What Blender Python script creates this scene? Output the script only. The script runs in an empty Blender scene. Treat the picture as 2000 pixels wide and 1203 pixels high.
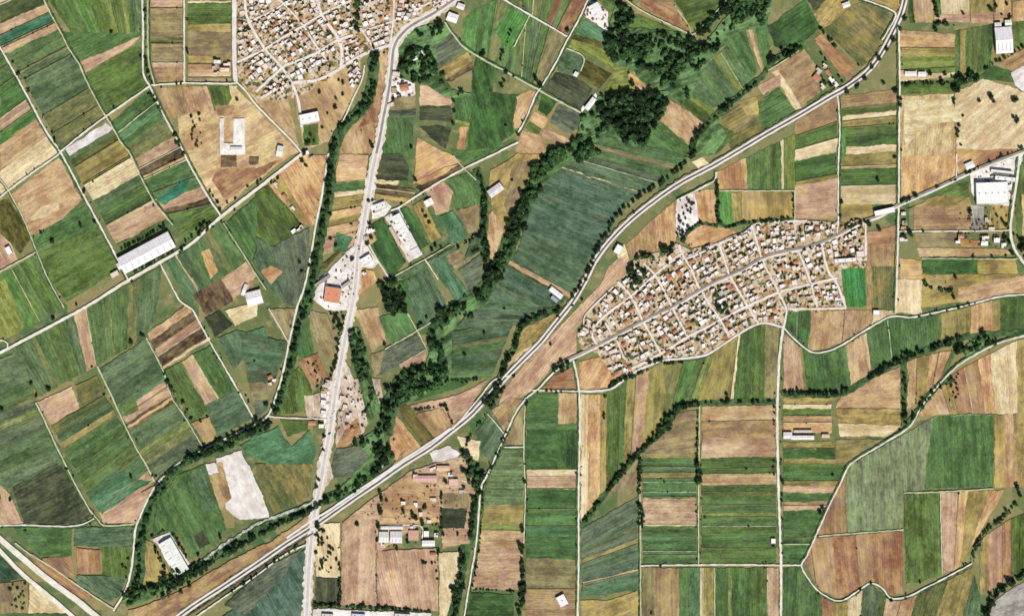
import bpy, math, random
from mathutils import Vector, Matrix, noise as mnoise
R = random.Random(7)
PI = math.pi

# ---------------------------------------------------------------- camera, sky, sun, exposure
sc = bpy.context.scene
col = sc.collection
cam_d = bpy.data.cameras.new('camera'); cam = bpy.data.objects.new('camera', cam_d); col.objects.link(cam)
ALT = 5200.0
cam.location = (0, 0, ALT); cam.rotation_euler = (0, 0, 0)
cam_d.sensor_width = 36.0; cam_d.lens = 36.0*ALT/2000.0
cam_d.clip_start = 10; cam_d.clip_end = 60000
sc.camera = cam
SUN_EL, SUN_AZ = 46.0, 162.0            # degrees; azimuth clockwise from north (sun in the south-south-east)
w = bpy.data.worlds.new('World'); sc.world = w; w.use_nodes = True
nt = w.node_tree; bgn = nt.nodes['Background']
sky = nt.nodes.new('ShaderNodeTexSky'); sky.sky_type = 'NISHITA'; sky.sun_disc = False
sky.sun_elevation = math.radians(SUN_EL); sky.sun_rotation = math.radians(SUN_AZ)
nt.links.new(sky.outputs[0], bgn.inputs[0]); bgn.inputs[1].default_value = 0.05
sd = bpy.data.lights.new('sun', 'SUN'); so = bpy.data.objects.new('sun', sd); col.objects.link(so)
sd.energy = 4.2; sd.angle = math.radians(0.5); sd.color = (1.0, 0.955, 0.89)
az, el = math.radians(SUN_AZ), math.radians(SUN_EL)
to_sun = Vector((math.sin(az)*math.cos(el), math.cos(az)*math.cos(el), math.sin(el)))
so.rotation_euler = (-to_sun).to_track_quat('-Z', 'Y').to_euler(); so.location = to_sun*3000
sc.cycles.filter_width = 1.6
sc.view_settings.view_transform = 'Standard'; sc.view_settings.look = 'None'
sc.view_settings.exposure = 0.44; sc.view_settings.gamma = 1.0; sc.view_settings.use_curve_mapping = False
KEXP = 1.38                              # how much brighter than its albedo a level sunlit surface shows

# ---------------------------------------------------------------- helpers
def lin(h, k=KEXP):
    h = h.lstrip('#'); o = []
    for i in (0, 2, 4):
        c = int(h[i:i+2], 16)/255.0
        c = c/12.92 if c <= 0.04045 else ((c+0.055)/1.055)**2.4
        o.append(min(0.86, c/k))
    return tuple(o)
def X(px, py): return (px-1000.0, 601.5-py)
def pts(s):
    if not isinstance(s, str): return [X(*p) for p in s]
    return [X(*map(float, t.split(','))) for t in s.split()]
ONES = ['', 'first','second','third','fourth','fifth','sixth','seventh','eighth','ninth','tenth','eleventh','twelfth','thirteenth','fourteenth','fifteenth','sixteenth','seventeenth','eighteenth','nineteenth']
TENS = ['', '', 'twenty','thirty','forty','fifty','sixty','seventy','eighty','ninety']
def ordinal(n):
    if n < 20: return ONES[n]
    if n % 10 == 0: return TENS[n//10][:-1]+'ieth'
    return TENS[n//10]+'-'+ONES[n % 10]
def tag(o, label=None, cat=None, group=None, kind=None):
    if label:
        ws = label.split()
        for i in range(len(ws)-1, 0, -1):
            if len(ws) <= 16: break
            if ws[i] == 'the': del ws[i]
        o['label'] = ' '.join(ws)
    if cat: o['category'] = cat
    if group: o['group'] = group
    if kind: o['kind'] = kind
    return o
def link(name, me, parent=None, mat=None):
    o = bpy.data.objects.new(name, me); col.objects.link(o)
    if parent: o.parent = parent
    if mat and me is not None and not me.materials: me.materials.append(mat)
    return o
def empty(name, loc, rz=0):
    o = bpy.data.objects.new(name, None); col.objects.link(o)
    o.location = loc; o.rotation_euler = (0, 0, rz); o.empty_display_size = 1
    return o
def mesh(name, v, f):
    me = bpy.data.meshes.new(name); me.from_pydata(v, [], f); me.update(); return me

# ---------------------------------------------------------------- materials
class N:
    def __init__(s, name):
        s.m = bpy.data.materials.new(name); s.m.use_nodes = True; s.t = s.m.node_tree
        s.b = s.t.nodes['Principled BSDF']; s.b.inputs['Roughness'].default_value = 0.9
        s.b.inputs['Specular IOR Level'].default_value = 0.15
    def n(s, ty, **k):
        nd = s.t.nodes.new(ty)
        for a, v in k.items(): setattr(nd, a, v)
        return nd
    def l(s, a, b): s.t.links.new(a, b)
    def math(s, op, a, b=None, clamp=False):
        nd = s.n('ShaderNodeMath', operation=op, use_clamp=clamp)
        for i, x in enumerate((a, b)):
            if x is None: continue
            if isinstance(x, (int, float)): nd.inputs[i].default_value = x
            else: s.l(x, nd.inputs[i])
        return nd.outputs[0]
    def mix(s, f, a, b, bt='MIX'):
        nd = s.n('ShaderNodeMix', data_type='RGBA', blend_type=bt)
        for i, x in ((0, f), (6, a), (7, b)):
            if isinstance(x, (int, float)): nd.inputs[i].default_value = x
            elif isinstance(x, tuple): nd.inputs[i].default_value = (*x[:3], 1)
            else: s.l(x, nd.inputs[i])
        return nd.outputs[2]
    def noise(s, vec, scale=(1, 1, 1), detail=3, rough=.55, off=None):
        mp = s.n('ShaderNodeMapping'); s.l(vec, mp.inputs[0]); mp.inputs[3].default_value = scale
        if off is not None: s.l(off, mp.inputs[1])
        nz = s.n('ShaderNodeTexNoise', noise_dimensions='3D'); s.l(mp.outputs[0], nz.inputs['Vector'])
        nz.inputs['Scale'].default_value = 1; nz.inputs['Detail'].default_value = detail; nz.inputs['Roughness'].default_value = rough
        return nz.outputs[0]
    def band(s, x, lo, hi):
        nd = s.n('ShaderNodeMapRange', clamp=True); s.l(x, nd.inputs[0])
        nd.inputs[1].default_value = lo; nd.inputs[2].default_value = hi
        return nd.outputs[0]
    def coords(s):
        tc = s.n('ShaderNodeTexCoord'); oi = s.n('ShaderNodeObjectInfo')
        cx = s.n('ShaderNodeCombineXYZ')
        s.l(s.math('MULTIPLY', oi.outputs['Random'], 531.0), cx.inputs[0]); s.l(s.math('MULTIPLY', oi.outputs['Random'], 217.0), cx.inputs[1])
        return tc.outputs['Object'], cx.outputs[0], oi
    def attr(s, nm):
        a = s.n('ShaderNodeAttribute', attribute_type='OBJECT', attribute_name=nm); return a.outputs['Color']
    def bump(s, h, strength=.3, dist=.3):
        bp = s.n('ShaderNodeBump'); bp.inputs['Strength'].default_value = strength; bp.inputs['Distance'].default_value = dist
        s.l(h, bp.inputs['Height']); s.l(bp.outputs[0], s.b.inputs['Normal'])

def field_material(name, streak, blotch, fine, patch, hue, furrow=.12):
    """crop or soil: two tints of the plot, mottled and streaked along its rows (local X)"""
    q = N(name); co0, off, oi = q.coords(); ca, cb = oi.outputs['Color'], q.attr('tint'); rnd = oi.outputs['Random']
    vs = q.n('ShaderNodeVectorMath', operation='SCALE'); q.l(co0, vs.inputs[0]); q.l(q.math('ADD', q.math('MULTIPLY', rnd, 1.1), .55), vs.inputs['Scale']); co = vs.outputs[0]
    sx = q.n('ShaderNodeSeparateXYZ'); q.l(co0, sx.inputs[0])
    wv = q.noise(co0, (.012, .012, 1), 2, .5, off); r2 = q.math('FRACT', q.math('MULTIPLY', rnd, 37.0))
    ph = q.math('MULTIPLY', q.math('ADD', sx.outputs[1], q.math('MULTIPLY', wv, 6.0)), q.math('ADD', q.math('MULTIPLY', r2, .7), .8))
    fur = q.math('MULTIPLY', q.math('SINE', ph), q.math('MULTIPLY', q.band(q.math('FRACT', q.math('MULTIPLY', rnd, 91.0)), .25, 1.0), furrow))
    s1 = q.noise(co, (.007, .09, 1), 2, .5, off); s2 = q.noise(co, (.06, .45, 1), 3, .65, off)
    bl = q.noise(co, (.02, .026, 1), 4, .62, off); b2 = q.noise(co, (.06, .085, 3), 3, .6, off); fn = q.noise(co, (.16, .22, 1), 4, .7, off)
    def dev(x, k): return q.math('MULTIPLY', q.math('SUBTRACT', x, .5), k)
    f = q.math('ADD', dev(s1, streak), dev(bl, blotch)); f = q.math('ADD', f, dev(s2, streak*.6))
    f = q.math('ADD', f, dev(b2, blotch*.7)); f = q.math('ADD', f, .5, True)
    c = q.mix(f, ca, cb)
    c = q.mix(q.math('MULTIPLY', q.band(b2, .55, .72), patch[1]), c, lin(patch[0]))
    v = q.math('ADD', q.math('ADD', dev(fn, fine), dev(s2, fine*.8)), q.math('ADD', q.math('ADD', dev(s1, fine*.5), fur), 1.0))
    hs = q.n('ShaderNodeHueSaturation'); q.l(c, hs.inputs['Color']); q.l(v, hs.inputs['Value'])
    q.l(q.math('ADD', q.math('ADD', dev(bl, hue), dev(b2, hue*.9)), .5), hs.inputs['Hue'])
    q.l(q.math('ADD', dev(b2, .8), .97), hs.inputs['Saturation'])
    q.l(hs.outputs[0], q.b.inputs['Base Color']); q.bump(fn, .3, .5)
    return q.m
M = {}
M['crop'] = field_material('crop_leaves', 1.2, 3.2, 1.6, ('#867f54', .34), .11, .13)
M['soil'] = field_material('tilled_soil', 1.1, 3.2, 1.0, ('#94905a', .42), .06, .10)
M['gravel'] = field_material('pale_gravel', .3, 4.2, .55, ('#cbb49c', .7), .05, .02)

def road_material(name, ha, hb, scale=.06):
    q = N(name); co, off, oi = q.coords()
    a = q.noise(co, (scale, scale, 1), 4, .65, off); b = q.noise(co, (.5, .5, 1), 2, .6, off)
    c = q.mix(q.band(a, .36, .66), lin(ha), lin(hb))
    hs = q.n('ShaderNodeHueSaturation'); q.l(c, hs.inputs['Color'])
    q.l(q.math('ADD', q.math('MULTIPLY', q.math('SUBTRACT', b, .5), .3), 1.0), hs.inputs['Value'])
    q.l(hs.outputs[0], q.b.inputs['Base Color']); q.bump(b, .2, .1); return q.m
M['dirt'] = road_material('pale_dirt', '#dcd6c0', '#f6f3ea')
M['track'] = road_material('grassy_track', '#b9c096', '#dcdcbc')
M['street'] = road_material('dusty_street', '#e0d6ce', '#f4eeea')
M['asphalt'] = road_material('worn_asphalt', '#8d8680', '#a49c96')
M['sandy'] = road_material('bleached_sand', '#cdbca2', '#f2eadf', .09)
M['paved'] = road_material('bleached_asphalt', '#c4bcb6', '#dad3ce')
M['furrow'] = road_material('dark_furrow', '#5f6a42', '#8a7f5c')
M['concrete'] = road_material('bleached_paving', '#e2dcd6', '#f4f0ec')
M['verge'] = road_material('weedy_verge', '#5d6440', '#9a8a66')
M['ballast'] = road_material('dark_ballast', '#4c463c', '#6c6254')
M['bank'] = road_material('creek_bank', '#2f4a2c', '#62804e', .07)  # weedy green, darkened to include the tree shadow along the belts
M['water'] = road_material('shallow_stream', '#6f7d66', '#e4e4da', .16)

def ground_material():
    q = N('farmland_soil'); co, off, oi = q.coords()
    a = q.noise(co, (.009, .009, 1), 4, .6); b = q.noise(co, (.05, .05, 1), 4, .65); d = q.noise(co, (.35, .35, 1), 3, .7)
    vo = q.n('ShaderNodeTexVoronoi', feature='F1', distance='CHEBYCHEV'); q.l(co, vo.inputs['Vector']); vo.inputs['Scale'].default_value = .009
    hv = q.n('ShaderNodeSeparateColor'); q.l(vo.outputs['Color'], hv.inputs[0])
    cr = q.n('ShaderNodeValToRGB'); cr.color_ramp.interpolation = 'CONSTANT'; q.l(hv.outputs[0], cr.inputs[0])
    for k, (t, h) in enumerate(((0, '#566f42'), (.25, '#7d8456'), (.42, '#848558'), (.55, '#4f6e44'), (.72, '#958a5c'), (.85, '#66784a'))):
        e_ = cr.color_ramp.elements[k] if k < 2 else cr.color_ramp.elements.new(t)
        e_.position = t; e_.color = (*lin(h), 1)
    c = q.mix(q.math('MULTIPLY', q.band(a, .42, .6), .5), cr.outputs[0], lin('#8f8a5c'))
    c = q.mix(q.math('MULTIPLY', q.band(b, .5, .7), .5), c, lin('#c0a680'))
    hs = q.n('ShaderNodeHueSaturation'); q.l(c, hs.inputs['Color'])
    q.l(q.math('ADD', q.math('MULTIPLY', q.math('SUBTRACT', d, .5), .6), 1.0), hs.inputs['Value'])
    q.l(hs.outputs[0], q.b.inputs['Base Color']); return q.m
M['ground'] = ground_material()

def village_material():
    q = N('village_earth'); co, off, oi = q.coords()
    a = q.noise(co, (.04, .04, 1), 3, .6); b = q.noise(co, (.13, .13, 1), 3, .6)
    c = q.mix(q.band(a, .42, .6), lin('#c4aa84'), lin('#dccbb2'))
    c = q.mix(q.math('MULTIPLY', q.band(b, .54, .64), .75), c, lin('#e9dfd2'))
    for k, (z, sc, lo, h, am) in enumerate(((7, .075, .55, '#a58a3e', .85), (23, .09, .58, '#a8683c', .8), (41, .13, .58, '#4a472c', .9), (57, .11, .56, '#3f5a34', .9))):
        v = q.noise(co, (sc, sc*1.05, z), 2, .5)
        c = q.mix(q.math('MULTIPLY', q.band(v, lo, lo+.07), am), c, lin(h))
    q.l(c, q.b.inputs['Base Color']); return q.m
M['village'] = village_material()

def paint_material(name, rough=.7):
    q = N(name); co, off, oi = q.coords()
    a = q.noise(co, (.25, .25, .25), 3, .6, off); b = q.noise(co, (1.2, .3, .6), 3, .6, off)
    hs = q.n('ShaderNodeHueSaturation'); q.l(oi.outputs['Color'], hs.inputs['Color'])
    q.l(q.math('ADD', q.math('MULTIPLY', q.math('SUBTRACT', q.math('ADD', a, b), 1.0), .45), .98), hs.inputs['Value'])
    q.l(hs.outputs[0], q.b.inputs['Base Color']); q.b.inputs['Roughness'].default_value = rough; return q.m
M['roof'] = paint_material('roof_surface'); M['wall'] = paint_material('rendered_wall', .85)
def sheet_material():
    q = N('sheet_metal'); co, off, oi = q.coords(); sx = q.n('ShaderNodeSeparateXYZ'); q.l(co, sx.inputs[0])
    a = q.noise(co, (.12, .3, .2), 4, .65, off); b = q.noise(co, (.9, .05, .2), 2, .6, off)
    rib = q.math('MULTIPLY', q.math('SINE', q.math('MULTIPLY', sx.outputs[0], 1.1)), .05)
    hs = q.n('ShaderNodeHueSaturation'); q.l(oi.outputs['Color'], hs.inputs['Color'])
    v = q.math('ADD', q.math('MULTIPLY', q.math('SUBTRACT', q.math('ADD', a, b), 1.0), .55), .95)
    q.l(q.math('ADD', v, rib), hs.inputs['Value']); q.l(hs.outputs[0], q.b.inputs['Base Color']); q.b.inputs['Roughness'].default_value = .6; return q.m
M['metal'] = sheet_material()
def leaf_material(name, ha, hb, hc):
    q = N(name); co, off, oi = q.coords(); geo = q.n('ShaderNodeNewGeometry')
    a = q.noise(co, (.06, .06, .06), 3, .6, off)
    c = q.mix(q.band(a, .35, .65), lin(ha), lin(hb))
    c = q.mix(q.math('MULTIPLY', q.band(geo.outputs['Random Per Island'], .55, 1), .6), c, lin(hc))
    c = q.mix(q.math('MULTIPLY', oi.outputs['Random'], .45), c, lin(ha))
    q.l(c, q.b.inputs['Base Color']); q.b.inputs['Roughness'].default_value = .7; return q.m
M['leaf'] = leaf_material('tree_leaves', '#2a4626', '#426638', '#6c9456')
M['leaf_dark'] = leaf_material('shade_dark_leaves', '#15240f', '#263f20', '#466638')  # leaf green darkened so its colour carries the shaded side of the crowns
M['bark'] = paint_material('bark')
q = N('tank_plastic'); q.b.inputs['Base Color'].default_value = (.02, .02, .022, 1); q.b.inputs['Roughness'].default_value = .5; M['tank'] = q.m
q = N('door_paint'); q.b.inputs['Base Color'].default_value = (.12, .09, .07, 1); M['door'] = q.m
q = N('window_glass'); q.b.inputs['Base Color'].default_value = (.03, .04, .045, 1); q.b.inputs['Roughness'].default_value = .15; M['glass'] = q.m

# ---------------------------------------------------------------- ground sheet
g = link('ground', mesh('ground', [(-14000,-14000,0),(14000,-14000,0),(14000,14000,0),(-14000,14000,0)], [(0,1,2,3)]), None, M['ground'])
tag(g, 'flat farmland soil showing between the plots, roads and tree belts', None, None, 'structure')

# ---------------------------------------------------------------- plots of land
CODES = {  # tint A, tint B, colour words, what it is, material
 'dg': ('#31522c','#4e703a','dark green','crop','crop'), 'mg': ('#436838','#64824c','mid green','crop','crop'),
 'bg': ('#43803a','#6a9850','bright green','crop','crop'), 'tg': ('#45704c','#618862','teal green','crop','crop'),
 'te': ('#2a7056','#3f8468','vivid teal','crop','crop'), 'gg': ('#486546','#687f5e','grey green','crop','crop'),
 'gk': ('#525e4e','#707861','dull grey green','crop','crop'), 'dk': ('#3a4632','#555a42','very dark green','crop','crop'),
 'bl': ('#3c5a47','#5b7362','bluish green','crop','crop'), 'og': ('#4a632d','#697e42','olive green','crop','crop'),
 'do': ('#42481f','#6c6236','dark olive','crop','crop'), 'yg': ('#72853a','#9ca056','yellow green','crop','crop'),
 'sg': ('#5f7040','#8f7d50','streaky green','crop','crop'), 'ot': ('#8d7f46','#b79f64','olive tan','stubble','soil'),
 'ta': ('#b38f64','#d0b188','tan','bare','soil'), 'be': ('#d2b986','#e8d6ae','pale beige','bare','soil'),
 'pi': ('#b59070','#d0b090','pinkish tan','bare','soil'), 'br': ('#9a7a58','#b6976e','brown','bare','soil'),
 'gb': ('#877654','#a5946c','grey brown','stubble','soil'), 'or': ('#b88c5c','#d8b482','orange tan','bare','soil'),
 'rd': ('#966a4a','#b58c68','reddish brown','bare','soil'), 'kb': ('#4a3a2a','#7d684e','dark brown','orchard','soil'),
 'wh': ('#e2d8ce','#f6f2ee','white','gravel','gravel'), 'gr': ('#948e86','#b4aea6','grey','bare','soil'),
 'lt': ('#bb9c6a','#d6bc8e','light tan','bare','soil'), 'du': ('#b59a80','#dccbb8','dusty pale','bare','soil'), 'kg': ('#74805c','#8a946c','khaki green','crop','crop'), 'sc': ('#37582f','#73945c','shrubby green','scrub','crop'),
 'pg': ('#377834','#4c8f50','vivid green','pitch','crop'),
}
WORD = {'scrub': ('scrub_patch','scrub'), 'crop': ('crop_field','field'), 'stubble': ('stubble_field','field'), 'bare': ('bare_field','field'), 'orchard': ('orchard_strip','orchard'), 'gravel': ('gravel_yard','yard'), 'pitch': ('football_pitch','pitch')}
NOUN = {'scrub': 'scrub', 'crop': 'crop field', 'stubble': 'stubble field', 'bare': 'bare field', 'orchard': 'orchard strip', 'gravel': 'gravel yard', 'pitch': 'football pitch'}
NF = [0]; MARG = []
def wob(x, y, k):
    v = mnoise.noise_vector(Vector((x*.035, y*.035, .7))); u = mnoise.noise_vector(Vector((x*.22, y*.22, 5.2)))
    return (x+(v.x*2.6+u.x*1.9)*k, y+(v.y*2.6+u.y*1.9)*k)
def rough_poly(p, step=7.0, k=1.0):
    out = []
    for i, a in enumerate(p):
        b = p[(i+1) % len(p)]; n = max(1, int(math.hypot(b[0]-a[0], b[1]-a[1])/step))
        for j in range(n): out.append(wob(a[0]+(b[0]-a[0])*j/n, a[1]+(b[1]-a[1])*j/n, k))
    return out
def slab(name, p, ang, z):
    """closed plot with its own height; local X runs along the rows"""
    cx = sum(a[0] for a in p)/len(p); cy = sum(a[1] for a in p)/len(p); c, s = math.cos(-ang), math.sin(-ang)
    q = [((x-cx)*c-(y-cy)*s, (x-cx)*s+(y-cy)*c) for x, y in p]; n = len(q)
    area = sum(q[i][0]*q[(i+1) % n][1]-q[(i+1) % n][0]*q[i][1] for i in range(n))
    if area < 0: q.reverse()
    v = [(x, y, z) for x, y in q]+[(x, y, 0.0) for x, y in q]
    f = [tuple(range(n))]+[(i, n+i, n+(i+1) % n, (i+1) % n) for i in range(n)]
    return mesh(name, v, f), (cx, cy, 0)
def vary(c, a=.05):
    k = 1+R.uniform(-a, a); return tuple(min(.88, x*k*(1+R.uniform(-.03, .03))) for x in c)
def plot(code, p, ang, label, jit=1.0, mean=None):
    ha, hb, cw, kd, mt = CODES[code]; nm, cat = WORD[kd]
    NF[0] += 1
    me, loc = slab(nm, rough_poly(p, 4.5, jit), ang, .12+.0032*NF[0])
    o = link(nm, me, None, M[mt]); o.location = loc; o.rotation_euler = (0, 0, ang)
    ca, cb = vary(lin(ha)), vary(lin(hb))
    ca = tuple(x*.9 for x in ca); cb = tuple(min(.88, x*1.06) for x in cb)
    mf = {'crop': .46, 'stubble': .25}.get(kd, .08)
    if mean: ca, cb = (tuple(x*(1-mf)+y*mf for x, y in zip(c, m)) for c, m in zip((ca, cb), mean))
    o.color = (*ca, 1); o['tint'] = [*cb, 1.0]
    tag(o, label.replace('@', cw+' '+NOUN[kd]), cat, None)
    return o
def along(pl, t):
    L = [0]
    for a, b in zip(pl, pl[1:]): L.append(L[-1]+math.hypot(b[0]-a[0], b[1]-a[1]))
    d = t*L[-1]
    for i in range(len(pl)-1):
        if d <= L[i+1] or i == len(pl)-2:
            u = (d-L[i])/max(1e-6, L[i+1]-L[i]); return (pl[i][0]+(pl[i+1][0]-pl[i][0])*u, pl[i][1]+(pl[i+1][1]-pl[i][1])*u)
def piece(pl, t0, t1):
    L = [0]
    for a, b in zip(pl, pl[1:]): L.append(L[-1]+math.hypot(b[0]-a[0], b[1]-a[1]))
    mid = [pl[i] for i in range(1, len(pl)-1) if t0+1e-3 < L[i]/L[-1] < t1-1e-3]
    return [along(pl, t0)]+mid+[along(pl, t1)]
def S(where, order, a, b, spec):
    """strips side by side between two edges; rows run from edge a to edge b"""
    a, b = pts(a), pts(b); it = [s.split() for s in spec.split(',')]
    W = [float(i[0]) for i in it]; tot = sum(W); t = 0
    cr = [i[1] for i in it if CODES[i[1]][3] == 'crop']; mean = None
    if len(cr) > 1: mean = [tuple(sum(lin(CODES[c][h])[j] for c in cr)/len(cr) for j in range(3)) for h in (0, 1)]
    for k, (wd, cd) in enumerate(zip(W, it)):
        if k and R.random() < .45: MARG.append((along(a, t), along(b, t), where, ordinal(k), order))
        t1 = t+wd/tot; pa, pb = piece(a, t, t1), piece(b, t, t1)
        m0 = along(pa, .5); m1 = along(pb, .5)
        plot(cd[1], pa+pb[::-1], math.atan2(m1[1]-m0[1], m1[0]-m0[0]), '@, %s %s %s' % (ordinal(k+1), order, where), 1.0, mean); t = t1
def P(code, p, ang, tail, jit=1.0):
    return plot(code, pts(p), math.radians(ang), '@ '+tail, jit)

# ================================================================ FIELDS (x,y in metres from the north-west corner; 1 unit = 1 m)
A1, A2 = 28, -62      # the two row directions of the western field pattern
# --- north-west
S('in the far top left corner', 'from the top', '0,-2 0,115', '78,-38 118,60', '12 be,38 do,22 pi,22 te,4 be,14 pi,5 mg')
S('between the two slanting tracks at top left', 'from the top', '20,108 122,295', '117,60 215,235', '37 mg,4 gb,14 gg,54 gg,26 gg,40 sg,38 sg')
S('along the top edge left of the two paired lanes', 'from the left', '92,-6 276,-6', '140,67 276,67', '44 dg,34 bg,24 og,20 yg,22 og,12 yg,28 gg')
P('mg', '118,64 276,66 276,74 160,118 150,116', A1, 'shaped as a wedge above the lone tan strip at top left')
P('pi', '152,124 274,72 262,88 166,142', A1, 'as a lone slanting strip left of the paired lanes at the top')
P('be', '215,108 274,73 262,86 228,105', A1, 'tip at the right end of that lone slanting tan strip')
P('og', '166,143 277,82 289,170 212,228 190,195', A1, 'large, west of the village, right of the slanting path')
S('against the left edge above the left track junction', 'from the top', '0,100 0,383', '4,98 116,298', '35 mg,3 be,32 mg,60 dg,27 pi,23 bg,50 ta,48 be')
P('ta', '20,382 115,308 160,390 120,430 57,460', A1, 'with a whitish bald patch, below the left track junction')
P('be', '58,425 85,402 112,396 116,408 88,424 62,432', A1, 'bald patch inside the tan field at left')
P('do', '0,391 17,388 62,465 40,495 0,455', A2, 'against the left edge beside the bald patched tan field')
P('pi', '0,457 22,476 34,506 0,528', A2, 'at the left edge around a small whitewashed farm')
P('mg', '62,465 120,430 165,400 190,440 70,492', A1, 'left of the long white warehouse, upper of two')
P('og', '72,494 190,441 231,507 215,540 130,590 95,545', A1, 'large, directly left of the long white warehouse')
S('at the left edge above the main western road', 'from the left', '0,540 68,497', '52,642 127,598', '22 bg,3 yg,17 mg,15 dg,2 yg,14 mg')
P('yg', '0,548 10,545 50,640 0,668', A2, 'in the corner touching the left edge above the western road')
P('wh', '126,292 206,240 222,252 136,306', A1, 'narrow, beside the left track junction')
S('between track and path above the long white warehouse', 'from the top', '138,316 236,492', '228,260 338,440', '7 do,19 ot,2 do,18 be,9 gg,10 mg,9 dg,2 be,20 pi,9 og')
S('between the path and the lane above the white warehouse', 'from the top', '215,240 335,437', '292,172 428,420', '11 dg,8 tg,6 mg,13 sg,9 pi,7 kb,3 or,14 mg,5 tg,3 mg,9 pi,5 kb,9 og')
P('te', '305,392 330,372 350,352 372,346 362,372 345,384 322,402', A1, 'curved patch between path and lane above the warehouse')
P('og', '345,443 414,402 428,424 386,470 362,478', A1, 'small, at the right end of the long white warehouse')
S('between the paired lanes left of the upper village', 'from the top', '289,-4 300,161', '357,-4 357,161', '22 pi,60 gb,14 sg,40 gb,10 pi,30 br')
S('between the right lane and the village west street', 'from the top', '366,2 368,160', '452,2 452,160', '4 be,44 og,16 ot,50 gb,16 ot,24 ta,4 be,8 gb')
S('below the short lane west of the upper village', 'from the left', '303,171 462,168', '330,232 470,215', '44 br,2 be,50 ta,40 og,14 be')
P('lt', '345,226 372,222 400,218 440,214 462,172 582,296 560,310 520,338 432,410 402,382 378,330 352,275', A1, 'around the U shaped white building south west of the village')
P('ta', '482,178 556,168 586,296 574,282 530,232', A2, 'triangle right of the diagonal lane under the upper village')
P('br', '420,206 460,206 452,226 424,226', A1, 'patch above the U shaped white building')
P('rd', '425,330 500,328 545,312 530,328 470,372 440,392 415,352', A1, 'below the U shaped white building')
P('lt', '572,178 640,150 705,112 700,175 668,232 640,278 594,292', -60, 'dotted with trees on the southern edge of the upper village')
P('og', '590,246 622,243 622,283 594,286', -80, 'small square below the white building south of the village')
P('ta', '735,102 764,96 758,160 748,230 732,300 664,304 662,268 716,214 738,160', -80, 'between the wooded creek and the highway at the top')
P('rd', '735,165 752,165 744,235 700,250 722,210', -80, 'patch beside the highway south of the upper village')
# --- middle north
P('mg', '775,90 860,60 915,95 860,132 820,152 775,160', 45, 'behind the dark grove right of the highway bend')
P('wh', '768,135 782,133 786,154 810,164 812,186 786,196 768,206 760,196', 10, 'and lots beside the highway below the dark grove')
P('wh', '772,90 790,66 800,78 806,100 796,108 782,96', 30, 'in the elbow of the highway bend')
P('gk', '812,90 878,64 912,94 862,130 826,146', 30, 'right of the dark grove beside the highway bend')
P('ot', '854,138 914,102 926,130 880,158 866,160', A1, 'with dark bands under the curving lane')
P('kb', '868,158 922,120 926,134 884,158', A1, 'narrow, under the curving lane')
P('dg', '928,108 966,120 962,182 1032,186 1006,258 962,290 914,292 920,182', -75, 'big and tall, right of the lens shaped dark plots')
S('between highway bend and slanting track near the top', 'from the left', '905,40 925,20 975,-2 1035,32', '900,85 940,112 985,140 1005,148', '30 bg,14 mg,14 bg,20 sg,16 mg,20 gg')
P('pi', '820,166 870,174 892,190 880,206 820,206', -10, 'above the lens shaped dark plots')
P('dk', '819,211 848,205 880,209 886,240 850,236 819,234', 0, 'lens shaped, upper of the two')
P('dk', '818,246 850,246 882,250 872,291 846,272', 0, 'triangular, below the lens shaped one')
P('mg', '886,190 922,184 918,240 890,234', -80, 'small, right of the lens shaped dark plots')
P('yg', '890,235 918,240 916,246 890,242', 0, 'sliver right of the lens shaped dark plots')
P('or', '898,248 913,248 908,292 892,292', -80, 'narrow upright strip right of the dark triangle')
P('gb', '764,192 812,188 812,210 768,216', 0, 'small, behind the roadside yard')
P('gk', '754,216 812,214 812,226 752,229', 0, 'thin band left of the lens shaped plot')
P('mg', '750,231 812,231 806,268 806,300 738,302', -80, 'right of the highway, left of the orange triangle')
P('or', '814,270 904,314 868,332 808,360', 30, 'triangular, right of the highway')
P('mg', '880,292 960,292 1000,270 1010,278 915,324 890,308', 25, 'wedge above the slanting white track in the middle')
S('beside the slanting track at top centre', 'from the left', '1000,8 1040,-8 1150,-4', '1010,16 1036,30 1106,70', '16 sg,20 mg,14 sg,20 mg,12 rd,14 mg,24 rd')
S('in the block left of the straight white track at top', 'from the left', '1000,86 1010,80 1034,34 1104,72', '1000,144 1010,148 1030,158 1056,166', '16 mg,14 sg,14 mg,14 gg,10 mg,22 gb')
P('bg', '960,60 1000,20 1032,34 1008,84 1000,100', 60, 'beside the short lane at top centre')
P('wh', '1150,4 1166,4 1188,24 1186,60 1140,32', -30, 'at top centre right of the straight track')
P('og', '1166,0 1214,0 1208,18 1190,26 1180,12', -30, 'strip right of the gravel yard at top')
P('tg', '1138,38 1187,62 1180,84 1124,66', -30, 'dark band below the gravel yard')
P('do', '1124,66 1180,84 1174,96 1116,78', -30, 'thin band below the teal plot')
P('yg', '1114,84 1118,76 1180,98 1242,142 1224,156 1170,118 1108,94', -30, 'diagonal strip leading to the woodland clearing')
P('gg', '1104,96 1140,112 1130,148 1086,138', -30, 'small square beside the straight track')
P('do', '1144,118 1195,145 1172,174 1130,150', -30, 'square left of the woodland clearing')
P('dk', '1084,141 1128,152 1158,176 1132,216 1064,176', -30, 'below the small grey green square')
P('wh', '1164,182 1164,196 1145,218 1132,222 1138,208', 45, 'narrow at the edge of the lower wood')
P('dg', '1060,186 1086,200 1070,228 1050,216', -30, 'small, below the track crossing')
P('gk', '1090,203 1132,222 1134,250 1110,262 1074,240', -30, 'left of the lower wood')
P('or', '1044,217 1070,234 1060,252 1034,236', -30, 'small square below the track crossing')
P('og', '1036,238 1058,252 1052,264 1024,252', -30, 'tiny, below the orange square')
P('pi', '1060,250 1126,280 1120,286 1060,270', -30, 'wedge left of the lower wood')
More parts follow.
